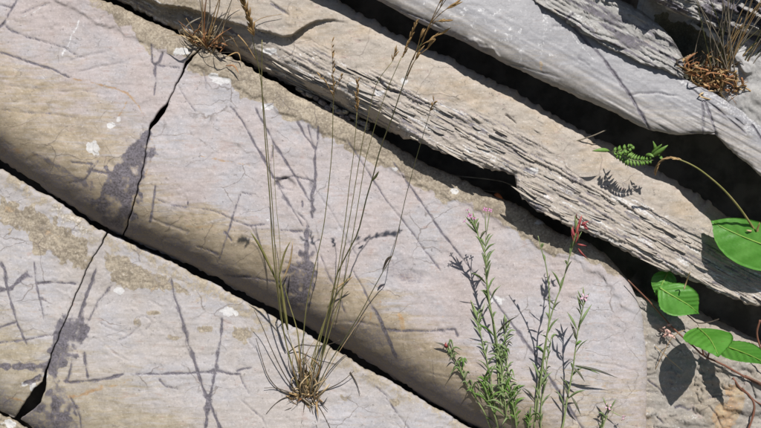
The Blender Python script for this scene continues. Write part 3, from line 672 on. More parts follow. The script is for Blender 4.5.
# ---- E : broken rock right of the pink slab's end, under the leaf shadows
E_l = [(592, 244), (622, 288), (635, 310), (639, 340), (641, 365), (640, 428), (634, 520)]
def base_E(px, py, t, a):
    return 13 + 3 * sst(690, 650, px) - 22 * sst(25, 62, a)
LE = [([(647, 380), (654, 385), (660, 390), (664, 396)], 1.6, 1.6, .95), ([(674, 408), (680, 406), (688, 410), (694, 408)], 1.8, 1.6, 1), ([(646, 391), (656, 393)], 1, 1, .7), ([(705, 400), (716, 396), (732, 397)], 1.0, 1.0, .6), ([(708, 405), (716, 414), (722, 428)], 1.0, 1.0, .4), ([(649, 355), (660, 362)], 1, 1, .5), ([(655, 415), (664, 424)], 2, 2, .5), ([(658, 330), (672, 345), (684, 352)], 1.2, 1, .4), ([(750, 380), (756, 400)], 1.2, 1.2, .5)]
def masks_E(px, py, t, a, dl, du, at):
    h = draw(px, py, at, LE, depth=2.0, seed=800)
    at['ochre'] = np.maximum(at['ochre'], .8 * patch(px, py, [(724, 386), (742, 388), (744, 404), (736, 426), (716, 430), (712, 412), (728, 400)], 3, 4, 801))
    at['ochre'] = np.maximum(at['ochre'], .55 * patch(px, py, [(640, 410), (652, 408), (650, 432), (640, 432)], 3, 3, 802))
    at['ochre'] = np.maximum(at['ochre'], .4 * patch(px, py, [(655, 318), (690, 340), (730, 372), (700, 370), (665, 345)], 5, 6, 803))
    at['white'] = np.maximum(at['white'], .5 * sst(.3, .6, fbm(px / 9, py / 6, 4, 804)) * sst(730, 690, px))
    q = fbm(px / 34, py / 20, 4, 805)
    return h + 2.0 * sst(0.0, 0.05, q) + 1.6 * sst(0.3, 0.34, q) + 1.2 * fbm(px / 10, py / 6, 4, 806) - 4 * sst(300, 285, py)
slabE = thing('rock_ledge', 'cracked tan and grey rock beside the vine with two leaf shadows on it', 'rock', P(700, 380, 0))
slab('block', slabE, M['broken'], [(480, 432), (560, 476), (700, 550), (900, 656)], [(585, 262), (630, 290), (665, 304), (700, 312), (740, 330), (790, 356), (940, 430)], E_l, [(950, 420), (900, 680)], base_E, 14, 9, 8, 8, 1.2, 1.4, masks=masks_E, seed=8, ends=(True, False), under=6)

# ------------------------------------------------------------------ setting behind and below
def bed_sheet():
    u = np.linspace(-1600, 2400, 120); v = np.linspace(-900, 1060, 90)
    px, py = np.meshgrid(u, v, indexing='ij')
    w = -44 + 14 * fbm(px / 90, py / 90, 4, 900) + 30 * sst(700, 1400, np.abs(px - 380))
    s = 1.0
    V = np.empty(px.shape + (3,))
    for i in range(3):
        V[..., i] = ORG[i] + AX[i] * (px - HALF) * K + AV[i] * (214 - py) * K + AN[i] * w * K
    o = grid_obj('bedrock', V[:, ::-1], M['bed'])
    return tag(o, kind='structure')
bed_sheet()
gm = plain_mat('trampled_earth', (0.16, 0.125, 0.085), (0.10, 0.095, 0.05), 3.0, 0.95, 0.1, bump=0.01)
gx = np.linspace(-60, 60, 60); gy = np.linspace(-60, 60, 60)
GX, GY = np.meshgrid(gx, gy, indexing='ij')
GZ = 0.05 * fbm(GX / 3, GY / 3, 3, 901) - 0.10
tag(grid_obj('ground', np.stack([GX, GY, GZ], -1)[:, ::-1], gm), kind='structure')

# ------------------------------------------------------------------ plant helpers
rng = random.Random(7)
def cr(pts, n):
    """Catmull-Rom through tuples of any length, n points in all"""
    p = [tuple(map(float, q)) for q in pts]
    if len(p) == 2:
        return [tuple(a + (b - a) * i / (n - 1) for a, b in zip(p[0], p[1])) for i in range(n)]
    p = [tuple(2 * a - b for a, b in zip(p[0], p[1]))] + p + [tuple(2 * a - b for a, b in zip(p[-1], p[-2]))]
    out = []
    m = len(p) - 3
    for i in range(n):
        u = i / (n - 1) * m
        k = min(int(u), m - 1); t = u - k
        out.append(tuple(0.5 * (2 * b + (c - a) * t + (2 * a - 5 * b + 4 * c - d) * t * t + (3 * b - a - 3 * c + d) * t ** 3)
                         for a, b, c, d in zip(p[k], p[k + 1], p[k + 2], p[k + 3])))
    return out

def tube_geo(W, R, sides=5):
    """tapered tube round world points W with radii R (metres)"""
    V, F = [], []
    n = len(W)
    ref = Vector((0.31, 0.2, 0.93))
    for i in range(n):
        d = (W[min(i + 1, n - 1)] - W[max(i - 1, 0)])
        if d.length < 1e-9: d = Vector((0, 0, 1))
        d.normalize()
        s = d.cross(ref)
        if s.length < 1e-3: s = d.cross(Vector((1, 0, 0)))
        s.normalize(); q = d.cross(s)
        for k in range(sides):
            an = 2 * math.pi * k / sides
            V.append(W[i] + (s * math.cos(an) + q * math.sin(an)) * R[i])
    for i in range(n - 1):
        for k in range(sides):
            a = i * sides + k; b = i * sides + (k + 1) % sides
            F.append((a, b, b + sides, a + sides))
    F.append(tuple(range(sides))[::-1]); F.append(tuple((n - 1) * sides + k for k in range(sides)))
    return V, F

def tube_px(pts, r0, r1, n=14, sides=5):
    """pts (px, py, w); radii in face units"""
    q = cr(pts, n)
    return tube_geo([P(*c) for c in q], [(r0 + (r1 - r0) * i / (n - 1)) * K for i in range(n)], sides)

def join(geos):
    V, F = [], []
    for v, f in geos:
        o = len(V); V += v; F += [tuple(i + o for i in g) for g in f]
    return V, F

def strip_geo(W, width, normal, fold=0.25, prof=None, twist=0.0):
    """a folded blade along world points W; width in metres; V-shaped cross-section with real thickness"""
    n = len(W); V = []; F = []
    th = width * 0.05 + 0.00006
    for i in range(n):
        d = (W[min(i + 1, n - 1)] - W[max(i - 1, 0)]).normalized()
        s = d.cross(normal)
        if s.length < 1e-4: s = d.cross(Vector((1, 0.2, 0)))
        s.normalize()
        if twist: s = Matrix.Rotation(twist * i / (n - 1), 3, d) @ s
        u = s.cross(d).normalized()
        t = i / (n - 1)
        hw = width * 0.5 * (prof(t) if prof else math.sin(math.pi * (0.08 + 0.92 * t)) ** 0.8)
        hw = max(hw, width * 0.02)
        V += [W[i] - s * hw + u * hw * fold, W[i], W[i] + s * hw + u * hw * fold, W[i] - u * th]
    for i in range(n - 1):
        a = i * 4; b = a + 4
        F += [(a, a + 1, b + 1, b), (a + 1, a + 2, b + 2, b + 1), (a, b, b + 3, a + 3), (a + 2, a + 3, b + 3, b + 2)]
    F += [(0, 3, 2, 1), (4 * n - 4, 4 * n - 3, 4 * n - 2, 4 * n - 1)]
    return V, F

def spindle(c0, c1, r, n=5, sides=5):
    W = [c0.lerp(c1, i / (n - 1)) for i in range(n)]
    R = [r * max(0.12, math.sin(math.pi * (0.06 + 0.88 * i / (n - 1)))) for i in range(n)]
    return tube_geo(W, R, sides)

SUNW = sd.copy()
M['stalk'] = plain_mat('green_stalk', (0.19, 0.19, 0.06), (0.27, 0.235, 0.10), 40, 0.5, 0.35)
M['stalk_dark'] = plain_mat('dark_stalk', (0.07, 0.08, 0.03), (0.11, 0.10, 0.045), 40, 0.55, 0.3)
M['straw'] = plain_mat('dry_straw', (0.42, 0.29, 0.14), (0.26, 0.16, 0.07), 70, 0.6, 0.3)
M['straw_pale'] = plain_mat('pale_straw', (0.55, 0.43, 0.26), (0.38, 0.26, 0.13), 70, 0.55, 0.3)
M['brown'] = plain_mat('brown_seed_head', (0.24, 0.145, 0.06), (0.36, 0.24, 0.11), 220, 0.7, 0.2)
M['rust'] = plain_mat('rusty_dry_leaf', (0.23, 0.10, 0.045), (0.40, 0.21, 0.10), 120, 0.6, 0.25)
M['twig'] = plain_mat('dark_dead_twig', (0.055, 0.045, 0.035), (0.10, 0.08, 0.06), 80, 0.8, 0.2)
M['grey_straw'] = plain_mat('weathered_grey_straw', (0.30, 0.26, 0.20), (0.17, 0.145, 0.11), 80, 0.7, 0.2)
M['herb'] = plain_mat('grey_green_leaf', (0.19, 0.27, 0.10), (0.28, 0.36, 0.17), 60, 0.5, 0.35, ((0.25, 0.40, 0.06), 0.25))
M['herb_bright'] = plain_mat('fresh_green_leaf', (0.13, 0.26, 0.045), (0.21, 0.35, 0.09), 60, 0.5, 0.35, ((0.25, 0.45, 0.04), 0.25))
M['herb_stem'] = plain_mat('pale_green_stem', (0.30, 0.36, 0.16), (0.20, 0.26, 0.10), 50, 0.5, 0.35)
M['herb_dark'] = plain_mat('dull_purple_leaf', (0.09, 0.085, 0.075), (0.13, 0.14, 0.08), 50, 0.6, 0.3)
M['red_leaf'] = plain_mat('withered_red_leaf', (0.50, 0.13, 0.11), (0.36, 0.08, 0.09), 90, 0.55, 0.3, ((0.6, 0.12, 0.1), 0.2))
M['petal'] = plain_mat('pale_pink_petal', (0.82, 0.52, 0.62), (0.78, 0.62, 0.68), 90, 0.5, 0.3, ((0.8, 0.45, 0.6), 0.3))
M['petal_mag'] = plain_mat('magenta_petal', (0.52, 0.16, 0.38), (0.60, 0.28, 0.48), 90, 0.5, 0.3)
M['bract'] = plain_mat('dry_pinkish_bract', (0.72, 0.52, 0.46), (0.55, 0.34, 0.28), 120, 0.6, 0.25, ((0.7, 0.4, 0.35), 0.2))
M['vine_stem'] = plain_mat('reddish_vine_stem', (0.20, 0.085, 0.055), (0.14, 0.075, 0.05), 50, 0.55, 0.35)
M['vine_rib'] = plain_mat('leaf_rib', (0.22, 0.36, 0.07), (0.18, 0.30, 0.05), 50, 0.5, 0.35)

def vine_leaf_mat():
    m = NT('broad_green_leaf')
    tc = m.n('ShaderNodeTexCoord').outputs['Object']
    n = m.noise(tc, 45, 4, 0.6); n2 = m.noise(tc, 260, 3, 0.6)
    v = m.attr('vein')
    c = m.mix(m.ramp(n, 0.3, 0.7), (0.10, 0.30, 0.04), (0.16, 0.39, 0.075))
    c = m.mix(m.math('MULTIPLY', v, 0.55), c, (0.14, 0.34, 0.06))
    c = m.mix(m.ramp(m.noise(tc, 85, 3), 0.66, 0.74, 0, 0.5), c, (0.20, 0.26, 0.07))
    br = m.ramp(m.noise(tc, 60, 5, 0.7, 0.5), 0.68, 0.73, 0, 0.85)
    c = m.mix(br, c, (0.20, 0.12, 0.04))
    c = m.mix(m.ramp(n2, 0.5, 0.8, 0, 0.35), c, (0.06, 0.20, 0.025))
    nb = m.bump(n2, 0.0006, 0.6)
    return m.bsdf(c, 0.42, 0.4, nb, ((0.26, 0.66, 0.06), 0.42))
M['leaf'] = vine_leaf_mat()

# ------------------------------------------------------------------ the tall grass
def spikelets(path, n, L, r, spread, seed, droop=0.4):
    """small husks set along the upper part of a stalk path of world points"""
    g = []
    rr = random.Random(seed)
    up = AN * 0.5 + AV * 0.5
    for i in range(n):
        u = i / max(n - 1, 1) * (len(path) - 1.001)
        k = int(u); c = path[k].lerp(path[k + 1], u - k)
        d = (path[k + 1] - path[k]).normalized()
        side = Vector((rr.uniform(-1, 1), rr.uniform(-1, 1), rr.uniform(-1, 1)))
        side = (side - d * side.dot(d)).normalized()
        dd = (d + side * spread * rr.uniform(0.4, 1.2)).normalized()
        l = L * rr.uniform(0.7, 1.2) * K
        g.append(spindle(c, c + dd * l, r * .72 * rr.uniform(0.8, 1.2) * K))
    return join(g)

def lean(pts, w0, k=0.56, kx=0.0):
    """give a traced stalk its height off the rock: it grows up and outwards"""
    y0 = pts[0][1]; n = len(pts)
    return [(x, y, w0 + k * (y0 - y) + kx * i / (n - 1)) for i, (x, y) in enumerate(pts)]

wA = surf(308, 392)
tuft = thing('grass_tuft', 'tall grass tuft with thin green stalks and brown seed heads rooted below the pink slab', 'grass', P(308, 395, wA))
stalks = [
 # points from the root up, radius, material, lean, seed-head kind
 ([(302, 394), (291, 362), (281, 318), (273, 250), (270, 200), (266, 150), (262, 90), (262, 40)], 1.15, 'stalk', .56, None),
 ([(304, 394), (296, 360), (284, 318), (280, 290), (280, 245), (276, 203), (273, 150), (271, 146)], .6, 'stalk', .40, None),
 ([(300, 393), (288, 352), (281, 312), (276, 262), (272, 200), (266, 130), (260, 75), (252, 36)], .9, 'stalk', .60, 'club'),
 ([(305, 395), (303, 350), (306, 310), (312, 278), (322, 235), (327, 200), (332, 150), (333, 110), (334, 92)], .9, 'stalk', .58, 'open'),
 ([(309, 395), (318, 350), (328, 310), (336, 280), (345, 222), (350, 180), (354, 150), (357, 112)], .85, 'stalk', .58, 'club_small'),
 ([(310, 394), (322, 350), (331, 312), (338, 282), (349, 222), (356, 180), (361, 150), (366, 126), (376, 85), (392, 62)], .8, 'stalk', .58, 'thin'),
 ([(311, 395), (324, 352), (334, 318), (343, 288), (355, 222), (362, 180), (367, 154), (384, 98), (402, 56)], .8, 'stalk', .58, 'club_thin'),
 ([(312, 394), (322, 360), (334, 285), (348, 252), (358, 232), (366, 200), (372, 180), (381, 147), (392, 118), (402, 88), (412, 60), (422, 42)], 1.2, 'stalk_dark', .57, 'panicle'),
 ([(314, 394), (330, 362), (344, 340), (360, 314), (374, 288), (384, 270), (392, 256), (399, 228), (405, 200), (413, 170), (421, 142), (430, 112)], .8, 'stalk_dark', .52, 'thin'),
 ([(316, 393), (334, 360), (352, 332), (366, 312)], .7, 'straw_pale', .5, None),
 ([(306, 396), (312, 360), (322, 330), (332, 300), (338, 268)], 1.0, 'stalk', .5, None),
 ([(303, 395), (300, 358), (297, 330), (288, 300), (284, 283)], 1.3, 'stalk', .45, None),
 ([(309, 395), (316, 350), (324, 322), (340, 290), (352, 272)], .9, 'stalk', .5, None),
]
for i, (pts, r, mt, k, head) in enumerate(stalks):
    q = lean(pts, wA, k)
    g = tube_px(q, r * .64, r * 0.30, 30, 5)
    st = mesh_obj('stalk', g[0], g[1], M[mt], tuft)
    tip = cr(q, 60)
    if head == 'club':
        x = [P(254, 37, q[-1][2]), P(250, 22, q[-1][2] + 8), P(246, 8, q[-1][2] + 15), P(242, -6, q[-1][2] + 22)]
        x = [a.lerp(b, t) for a, b in zip(x[:-1], x[1:]) for t in (0, .34, .67)]
        hg = spikelets(x, 46, 7, 1.1, 0.5, i)
    elif head == 'club_small':
        x = [P(357, 112, q[-1][2]), P(357, 100, q[-1][2] + 6), P(358, 82, q[-1][2] + 15)]
        hg = spikelets(x, 22, 5, 0.9, 0.45, i)
    elif head == 'open':
        w = q[-1][2]
        x = [P(334, 95, w), P(333, 80, w + 8), P(333, 62, w + 16), P(332, 42, w + 26)]
        hg = join([spikelets(x, 12, 5, 0.8, 0.8, i), tube_px([(334, 95, w), (333, 80, w + 8), (332, 44, w + 26)], .45, .2, 8, 4),
                   tube_px([(334, 92, w), (339, 82, w + 5), (341, 78, w + 7)], .3, .2, 5, 4), tube_px([(334, 98, w - 2), (327, 84, w + 5), (322, 78, w + 7)], .3, .2, 5, 4),
                   spikelets([P(339, 82, w + 5), P(342, 76, w + 8)], 4, 4, .7, .5, i + 70), spikelets([P(327, 84, w + 5), P(321, 77, w + 8)], 4, 4, .7, .5, i + 71)])
    elif head == 'thin':
        w = q[-1][2]; x0, y0 = q[-1][0], q[-1][1]
        x = [P(x0, y0, w), P(x0 + 4, y0 - 10, w + 5)]
        hg = spikelets(x, 9, 5, 0.7, 0.5, i)
    elif head == 'club_thin':
        w = q[-1][2]
        x = [P(402, 58, w), P(407, 46, w + 6), P(411, 36, w + 11), P(416, 24, w + 17)]
        hg = spikelets(x, 24, 6, 0.75, 0.3, i)
    elif head == 'panicle':
        w = q[-1][2]
        geos = [tube_px([(422, 42, w), (430, 24, w + 10), (440, 8, w + 18), (450, -6, w + 25)], .55, .25, 8, 4)]
        br = [((409, 68), (418, 48), (430, 40), (441, 33)), ((407, 76), (416, 58), (428, 48), (431, 44)), ((413, 60), (418, 46), (420, 38), (421, 36)),
              ((430, 24), (440, 14), (448, 8), (453, 5)), ((424, 36), (434, 22), (440, 21), (446, 20)), ((440, 8), (444, -2), (447, -8), (449, -14)), ((406, 80), (412, 66), (416, 58), (419, 52)), ((428, 28), (436, 10), (440, 2), (444, -4))]
        for j, b in enumerate(br):
            bw = [w + 0.55 * (42 - y) for (_, y) in b]
            geos.append(tube_px([(x, y, z) for (x, y), z in zip(b, bw)], .35, .2, 6, 4))
            a = P(b[2][0], b[2][1], bw[2]); c = P(b[3][0], b[3][1], bw[3])
            geos.append(spikelets([a.lerp(c, -0.4), a, c], 7, 7, .95, .22, 300 + j))
        hg = join(geos)
    else:
        hg = None
    if hg: mesh_obj('seed_head', hg[0], hg[1], M['brown'], st)

# little leaves and knots on the stalks
for pts, wd_, mt in [([(281, 290), (262, 250), (250, 231)], 1.6, 'stalk'), ([(282, 282), (290, 262), (293, 240)], 1.3, 'straw_pale'), ([(279, 278), (284, 255), (291, 240)], 1.2, 'stalk'), ([(392, 256), (387, 260), (382, 272)], 1.6, 'twig'), ([(330, 292), (345, 282), (354, 276)], 1.2, 'straw_pale'),
                     ([(288, 330), (284, 305), (279, 270)], 2.0, 'stalk'), ([(372, 181), (376, 176), (379, 171)], 1.4, 'stalk_dark')]:
    w0 = wA + .5 * (394 - pts[0][1])
    W = [P(*c) for c in cr([(x, y, w0 + .5 * (pts[0][1] - y)) for x, y in pts], 8)]
    g = strip_geo(W, wd_ * K * 1.5, AN, .4)
    mesh_obj('blade', g[0], g[1], M[mt], tuft)
# dry blades round the root, dark twigs partly standing in for their shadows
for i in range(62):
    an = (0.5 + rng.gauss(0, .17)) * math.pi if i % 3 else rng.uniform(0, 2 * math.pi)
    L = rng.uniform(16, 52) if i % 3 else rng.uniform(8, 20)
    bx = 306 + rng.gauss(0, 5); by = 395 + rng.gauss(0, 5)
    tx = bx + math.cos(an) * L * rng.uniform(.25, .6); ty = by - math.sin(an) * L
    rise = L * rng.uniform(.25, .9)
    bend = rng.gauss(0, 6)
    mid = ((bx + tx) / 2 + bend, (by + ty) / 2 - rng.uniform(0, 6), wA + rise * .7)
    W = [P(*c) for c in cr([(bx, by, wA - 1), mid, (tx, ty, wA + rise * rng.uniform(.6, 1.0))], 8)]
    g = strip_geo(W, rng.uniform(1.1, 2.4) * K, AN + AX * rng.uniform(-.6, .6), .5, twist=rng.uniform(-2, 2))
    mesh_obj('dry_blade', g[0], g[1], M[rng.choice(['straw_pale', 'straw_pale', 'straw', 'straw', 'grey_straw'])], tuft)
for pts, lift in [([(299, 396), (285, 376), (272, 350), (262, 326), (254, 310)], 26), ([(297, 397), (280, 390), (268, 376), (260, 352), (256, 338)], 9), ([(297, 395), (286, 391), (275, 388), (264, 388)], 5), ([(296, 396), (284, 398), (274, 405), (266, 414)], 4),
                  ([(314, 400), (322, 412), (330, 428), (336, 442)], 5), ([(305, 400), (303, 415), (300, 430)], 4), ([(318, 393), (334, 386), (344, 380), (354, 371)], 9), ([(316, 396), (322, 404), (328, 410)], 5), ([(310, 400), (313, 414), (317, 428)], 4),
                  ([(289, 352), (300, 345), (316, 346), (330, 344), (340, 340)], 34), ([(350, 372), (356, 382), (360, 394)], 3), ([(300, 388), (290, 370), (288, 355)], 14)]:
    n = len(pts)
    g = tube_px([(x, y, surf(x, y) * 0 + wA + 1.0 + lift * i / (n - 1)) for i, (x, y) in enumerate(pts)], .65, .25, 14, 5)
    mesh_obj('shadow_twig', g[0], g[1], M['twig'], tuft)

for i in range(46):
    an = rng.uniform(0, 2 * math.pi); d0 = abs(rng.gauss(0, 7)); L = rng.uniform(4, 13); a2 = rng.uniform(0, 2 * math.pi)
    bx = 306 + math.cos(an) * d0 * 1.3; by = 396 + math.sin(an) * d0
    ex = bx + math.cos(a2) * L; ey = by + math.sin(a2) * L
    W = [P(*c) for c in cr([(bx, by, wA + 1.5), ((bx + ex) / 2, (by + ey) / 2, wA + rng.uniform(2, 6)), (ex, ey, wA + rng.uniform(1, 4))], 6)]
    g = strip_geo(W, rng.uniform(.9, 2.0) * K, AN + AX * rng.uniform(-.6, .6), .5, twist=rng.uniform(-1, 1))
    mesh_obj('dry_blade', g[0], g[1], M[rng.choice(['straw_pale', 'straw', 'grey_straw', 'rust', 'twig'])], tuft)
# ------------------------------------------------------------------ dry tufts
def dry_tuft(t, cx, cy, w0, n_blades, spread_x, Lr, an_r, mats, name='dry_blade', wr=(1.0, 2.0), curl=8):
    for i in range(n_blades):
        an = rng.uniform(*an_r); L = rng.uniform(*Lr)
        bx = cx + rng.gauss(0, spread_x); by = cy + rng.gauss(0, spread_x * .4) + (bx - cx) * .5
        tx = bx + math.cos(an) * L; ty = by - math.sin(an) * L
        rise = L * rng.uniform(.2, .7)
        mid = ((bx + tx) / 2 + rng.gauss(0, curl), (by + ty) / 2 - abs(rng.gauss(0, curl * .6)), w0 + rise)
        W = [P(*c) for c in cr([(bx, by, w0), mid, (tx, ty, w0 + rise * rng.uniform(.5, 1.2))], 9)]
        g = strip_geo(W, rng.uniform(*wr) * K, AN + AX * rng.uniform(-.6, .6), .5, twist=rng.uniform(-2.5, 2.5))
        mesh_obj(name, g[0], g[1], M[rng.choice(mats)], t)

w1 = surf(203, 50) + 1
t = thing('grass_tuft', 'small dry brown grass tuft growing from the crack near the top left', 'grass', P(203, 47, w1))
dry_tuft(t, 204, 47, w1, 34, 6, (10, 34), (0.2 * math.pi, 0.95 * math.pi), ['straw', 'straw_pale', 'rust', 'grey_straw'], curl=4)
dry_tuft(t, 208, 50, w1, 12, 8, (8, 22), (-0.2 * math.pi, 0.3 * math.pi), ['rust', 'straw', 'twig'], curl=4)
for tx, ty, bx in [(199, -40, 202), (206, -30, 203), (214, -40, 204), (222, -30, 206), (229, -25, 207), (240, -28, 209), (204, 4, 200), (186, 18, 198), (231, 6, 212), (196, -20, 203), (234, 38, 222)]:
    q = cr([(bx, 46, w1), ((bx + tx) / 2 + rng.gauss(0, 3), (46 + ty) / 2, w1 + .3 * (46 - ty)), (tx, ty, w1 + .62 * (46 - ty))], 14)
    g = tube_geo([P(*c) for c in q], [(.75 - .5 * i / 13) * K for i in range(14)], 5)
    mesh_obj('stalk', g[0], g[1], M[rng.choice(['straw', 'grey_straw', 'rust'])], t)
for pts, r in [([(212, 44), (222, 36), (232, 38), (240, 52)], .5), ([(238, 35), (246, 44), (256, 60)], .8), ([(247, 27), (262, 18), (282, 14)], .4)]:
    g = tube_px([(x, y, surf(x, y) + 4) for x, y in pts], r, r * .5, 12, 5)
    mesh_obj('stalk', g[0], g[1], M['straw'], t)

w2 = max(surf(716, 84), surf(722, 92)) - 4
t = thing('grass_tuft', 'curly rust brown dry grass tuft behind the cool grey slab, upper right', 'grass', P(716, 84, w2))
dry_tuft(t, 716, 86, w2, 120, 13, (8, 26), (0.0 * math.pi, 1.0 * math.pi), ['rust', 'straw', 'rust', 'brown', 'twig'], wr=(1.2, 2.8), curl=8)
dry_tuft(t, 722, 86, w2 + 4, 50, 14, (6, 16), (-0.4 * math.pi, 1.3 * math.pi), ['rust', 'straw_pale', 'brown', 'straw'], wr=(1.0, 2.2), curl=7)
for i in range(40):
    bx = rng.gauss(722, 12); by = 80 + (bx - 716) * .5
    if i < 12: tx, ty = rng.uniform(688, 730), rng.uniform(-30, 25)
    else: tx, ty = rng.uniform(735, 800), rng.uniform(-40, 30)
    q = cr([(bx, by, w2), ((bx * .55 + tx * .45) + rng.gauss(0, 4), (by + ty) / 2, w2 + .25 * (by - ty)), (tx, ty, w2 + .5 * (by - ty))], 14)
    g = tube_geo([P(*c) for c in q], [(.6 - .38 * k / 13) * K for k in range(14)], 5)
    mesh_obj('stalk', g[0], g[1], M[rng.choice(['grey_straw', 'grey_straw', 'straw', 'stalk_dark'])], t)
for i in range(5):
    x0 = 744 + i * 3.5
    q = [(728 + i, 90, w2), (742 + i * 3, 84 + 2 * i, w2 + 8), (752 + i * 3, 92 + 3 * i, w2 + 6), (755 + i * 2, 112, w2 + 2)]
    W = [P(*c) for c in cr(q, 10)]
    g = strip_geo(W, 1.8 * K, AN, .4)
    if i < 2: mesh_obj('dry_blade', g[0], g[1], M['straw_pale'], t)

# ------------------------------------------------------------------ flowering herbs
def lance(t): return max(0.05, (math.sin(math.pi * min(1, t * 1.02)) ** 0.75) * (1.15 - .4 * t))
def herb(label, group, stem, r, leaf_from, n_leaves, L, seed, mat='herb', width=3.0, k=0.32, w_base=None, heads=(), down=0.0):
    rr = random.Random(seed)
    x0, y0 = stem[0]
    wb = surf(x0, y0) + 1 if w_base is None else w_base
    t = thing('flowering_herb', label, 'plant', P(x0, y0, wb), group)
    q = [(x, y, max(wb + k * (y0 - y), surf(x, y) + 2)) for x, y in stem]
    pth = cr(q, 60)
    g = tube_px(q, r * .8, r * .36, 34, 6)
    mesh_obj('stem', g[0], g[1], M['herb_stem'], t)
    for i in range(n_leaves):
        u = leaf_from + (1 - leaf_from) * (i + rr.uniform(-.3, .3)) / n_leaves
        u = min(max(u, 0), .99)
        c = pth[int(u * 59)]
        sgn = 1 if i % 2 else -1
        an = math.radians(rr.choice([rr.uniform(10, 35), rr.uniform(20, 60)])) * sgn + math.radians(rr.uniform(-8, 8))
        l = L * rr.choice([rr.uniform(.3, .7), rr.uniform(.7, 1.25)]) * (1.1 - .45 * u)
        dr = down * rr.uniform(0, 1)
        e = (c[0] + math.sin(an) * l, c[1] - math.cos(an) * l * (1 - 1.6 * dr), c[2] + l * rr.uniform(-.15, .55))
        m = (c[0] + math.sin(an) * l * .45, c[1] - math.cos(an) * l * .55 - 1.5, (c[2] + e[2]) / 2 + l * .10)
        e = (e[0], e[1], max(e[2], surf(e[0], e[1]) + 1.5))
        W = [P(*z) for z in cr([c, m, e], 8)]
        gl = strip_geo(W, width * rr.uniform(.75, 1.2) * K, AN + AX * rr.uniform(-.7, .7) + AV * rr.uniform(-.3, .6), .35, lance)
        mt = mat if rr.random() > .16 else ('herb_dark' if rr.random() < .6 else 'herb_bright')
        mesh_obj('leaf', gl[0], gl[1], M[mt], t)
    for hd in heads: hd(t, pth, rr)
    return t, q

def pods(n, L, petal='petal_mag', bloom=True, r=.85, spread=.35):
    def f(t, pth, rr):
        c = P(*pth[-1]); d = (P(*pth[-1]) - P(*pth[-6])).normalized()
        for i in range(n):
            s = Vector((rr.uniform(-1, 1), rr.uniform(-.6, .6), rr.uniform(-.4, .6)))
            dd = (d + s * spread).normalized()
            l = L * rr.uniform(.7, 1.2) * K
            base = P(*pth[-1 - int(rr.uniform(0, 9))])
            e = base + dd * l
            g = spindle(base, e, r * K, 6, 5)
            o = mesh_obj('seed_pod', g[0], g[1], M['herb_stem'] if i % 3 else M['herb'], t)
            if bloom and i % 2 == 0:
                flower(o, e, dd, 1.2, petal)
    return f
def flower(parent, c, d, size, mat):
    """four small notched petals spreading from the end of a pod"""
    s = d.cross(AX if abs(d.dot(AX)) < .9 else AV).normalized(); q = d.cross(s)
    geos = []
    for k in range(4):
        a = k * math.pi / 2 + .4
        o = s * math.cos(a) + q * math.sin(a)
        W = [c, c + (d * .6 + o * .5) * size * K, c + (d * .9 + o * 1.1) * size * K, c + (d * .8 + o * 1.7) * size * K]
        geos.append(strip_geo(W, size * 1.1 * K, d, .2, lambda t: .35 + .65 * t))
    g = join(geos)
    mesh_obj('flower', g[0], g[1], M[mat], parent)
def bloom_at(px, py, dw, size, mat):
    def f(t, pth, rr):
        c = P(px, py, pth[-1][2] + dw)
        b = P(*pth[-1])
        g = spindle(b, c, .5 * K, 4, 5)
        o = mesh_obj('seed_pod', g[0], g[1], M['herb_stem'], t)
        flower(o, c, (c - b).normalized() * .6 + AN * .5, size, mat)
    return f
def red_leaves(spots):
    def f(t, pth, rr):
        for (x0, y0, x1, y1, wd_) in spots:
            w = pth[-1][2]
            W = [P(*z) for z in cr([(x0, y0, w), ((x0 + x1) / 2 + rr.gauss(0, 1.5), (y0 + y1) / 2, w + 3), (x1, y1, w + 2)], 7)]
            g = strip_geo(W, wd_ * K, AN + AX * rr.uniform(-.8, .8), .6, lance, twist=rr.uniform(-1, 1))
            mesh_obj('withered_leaf', g[0], g[1], M['red_leaf'], t)
    return f

herb('tallest pale green herb with magenta tips, left of the red tipped herb', None,
     [(505, 432), (503, 395), (499, 360), (495, 330), (489, 300), (486, 276), (486, 258), (478, 235), (473, 222)], 1.3, .10, 30, 27, 21, k=.30, width=2.0,
     heads=[bloom_at(470, 216, 6, 1.4, 'petal_mag'), pods(7, 16, spread=.45)])
herb('second slim stem of the magenta tipped herb ending in paired green pods', None,
     [(503, 432), (500, 395), (496, 350), (491, 310), (487, 280), (485, 254), (486, 236)], 1.0, .50, 12, 22, 22, k=.31, width=1.8,
     heads=[bloom_at(485, 210, 9, 1.5, 'petal_mag'), bloom_at(490, 211, 8, 1.4, 'petal_mag')])
herb('tall herb with withered red leaves at its tip by the black gap', None,
     [(534, 432), (536, 400), (540, 376), (545, 345), (550, 320), (556, 300), (562, 285), (568, 262), (573, 245), (576, 232)], 1.1, .10, 16, 21, 23, k=.30, width=1.9,
     heads=[pods(6, 15, bloom=False, spread=.4), red_leaves([(576, 238, 573, 226, 2.6), (574, 242, 571, 231, 2.4), (579, 229, 582, 215, 2.6), (581, 226, 589, 221, 2.2), (582, 222, 588, 229, 3), (575, 244, 579, 231, 2.4), (577, 244, 587, 246, 2), (578, 248, 588, 259, 2.2), (580, 221, 577, 213, 2), (576, 236, 579, 222, 2.2), (584, 226, 589, 230, 2)])])
herb('bare thin grey green stem rising between the two tallest herbs', None,
     [(536, 420), (542, 372), (549, 320), (549, 290), (546, 266), (541, 248), (538, 236)], 1.0, .15, 6, 12, 24, k=.33, width=2.2)
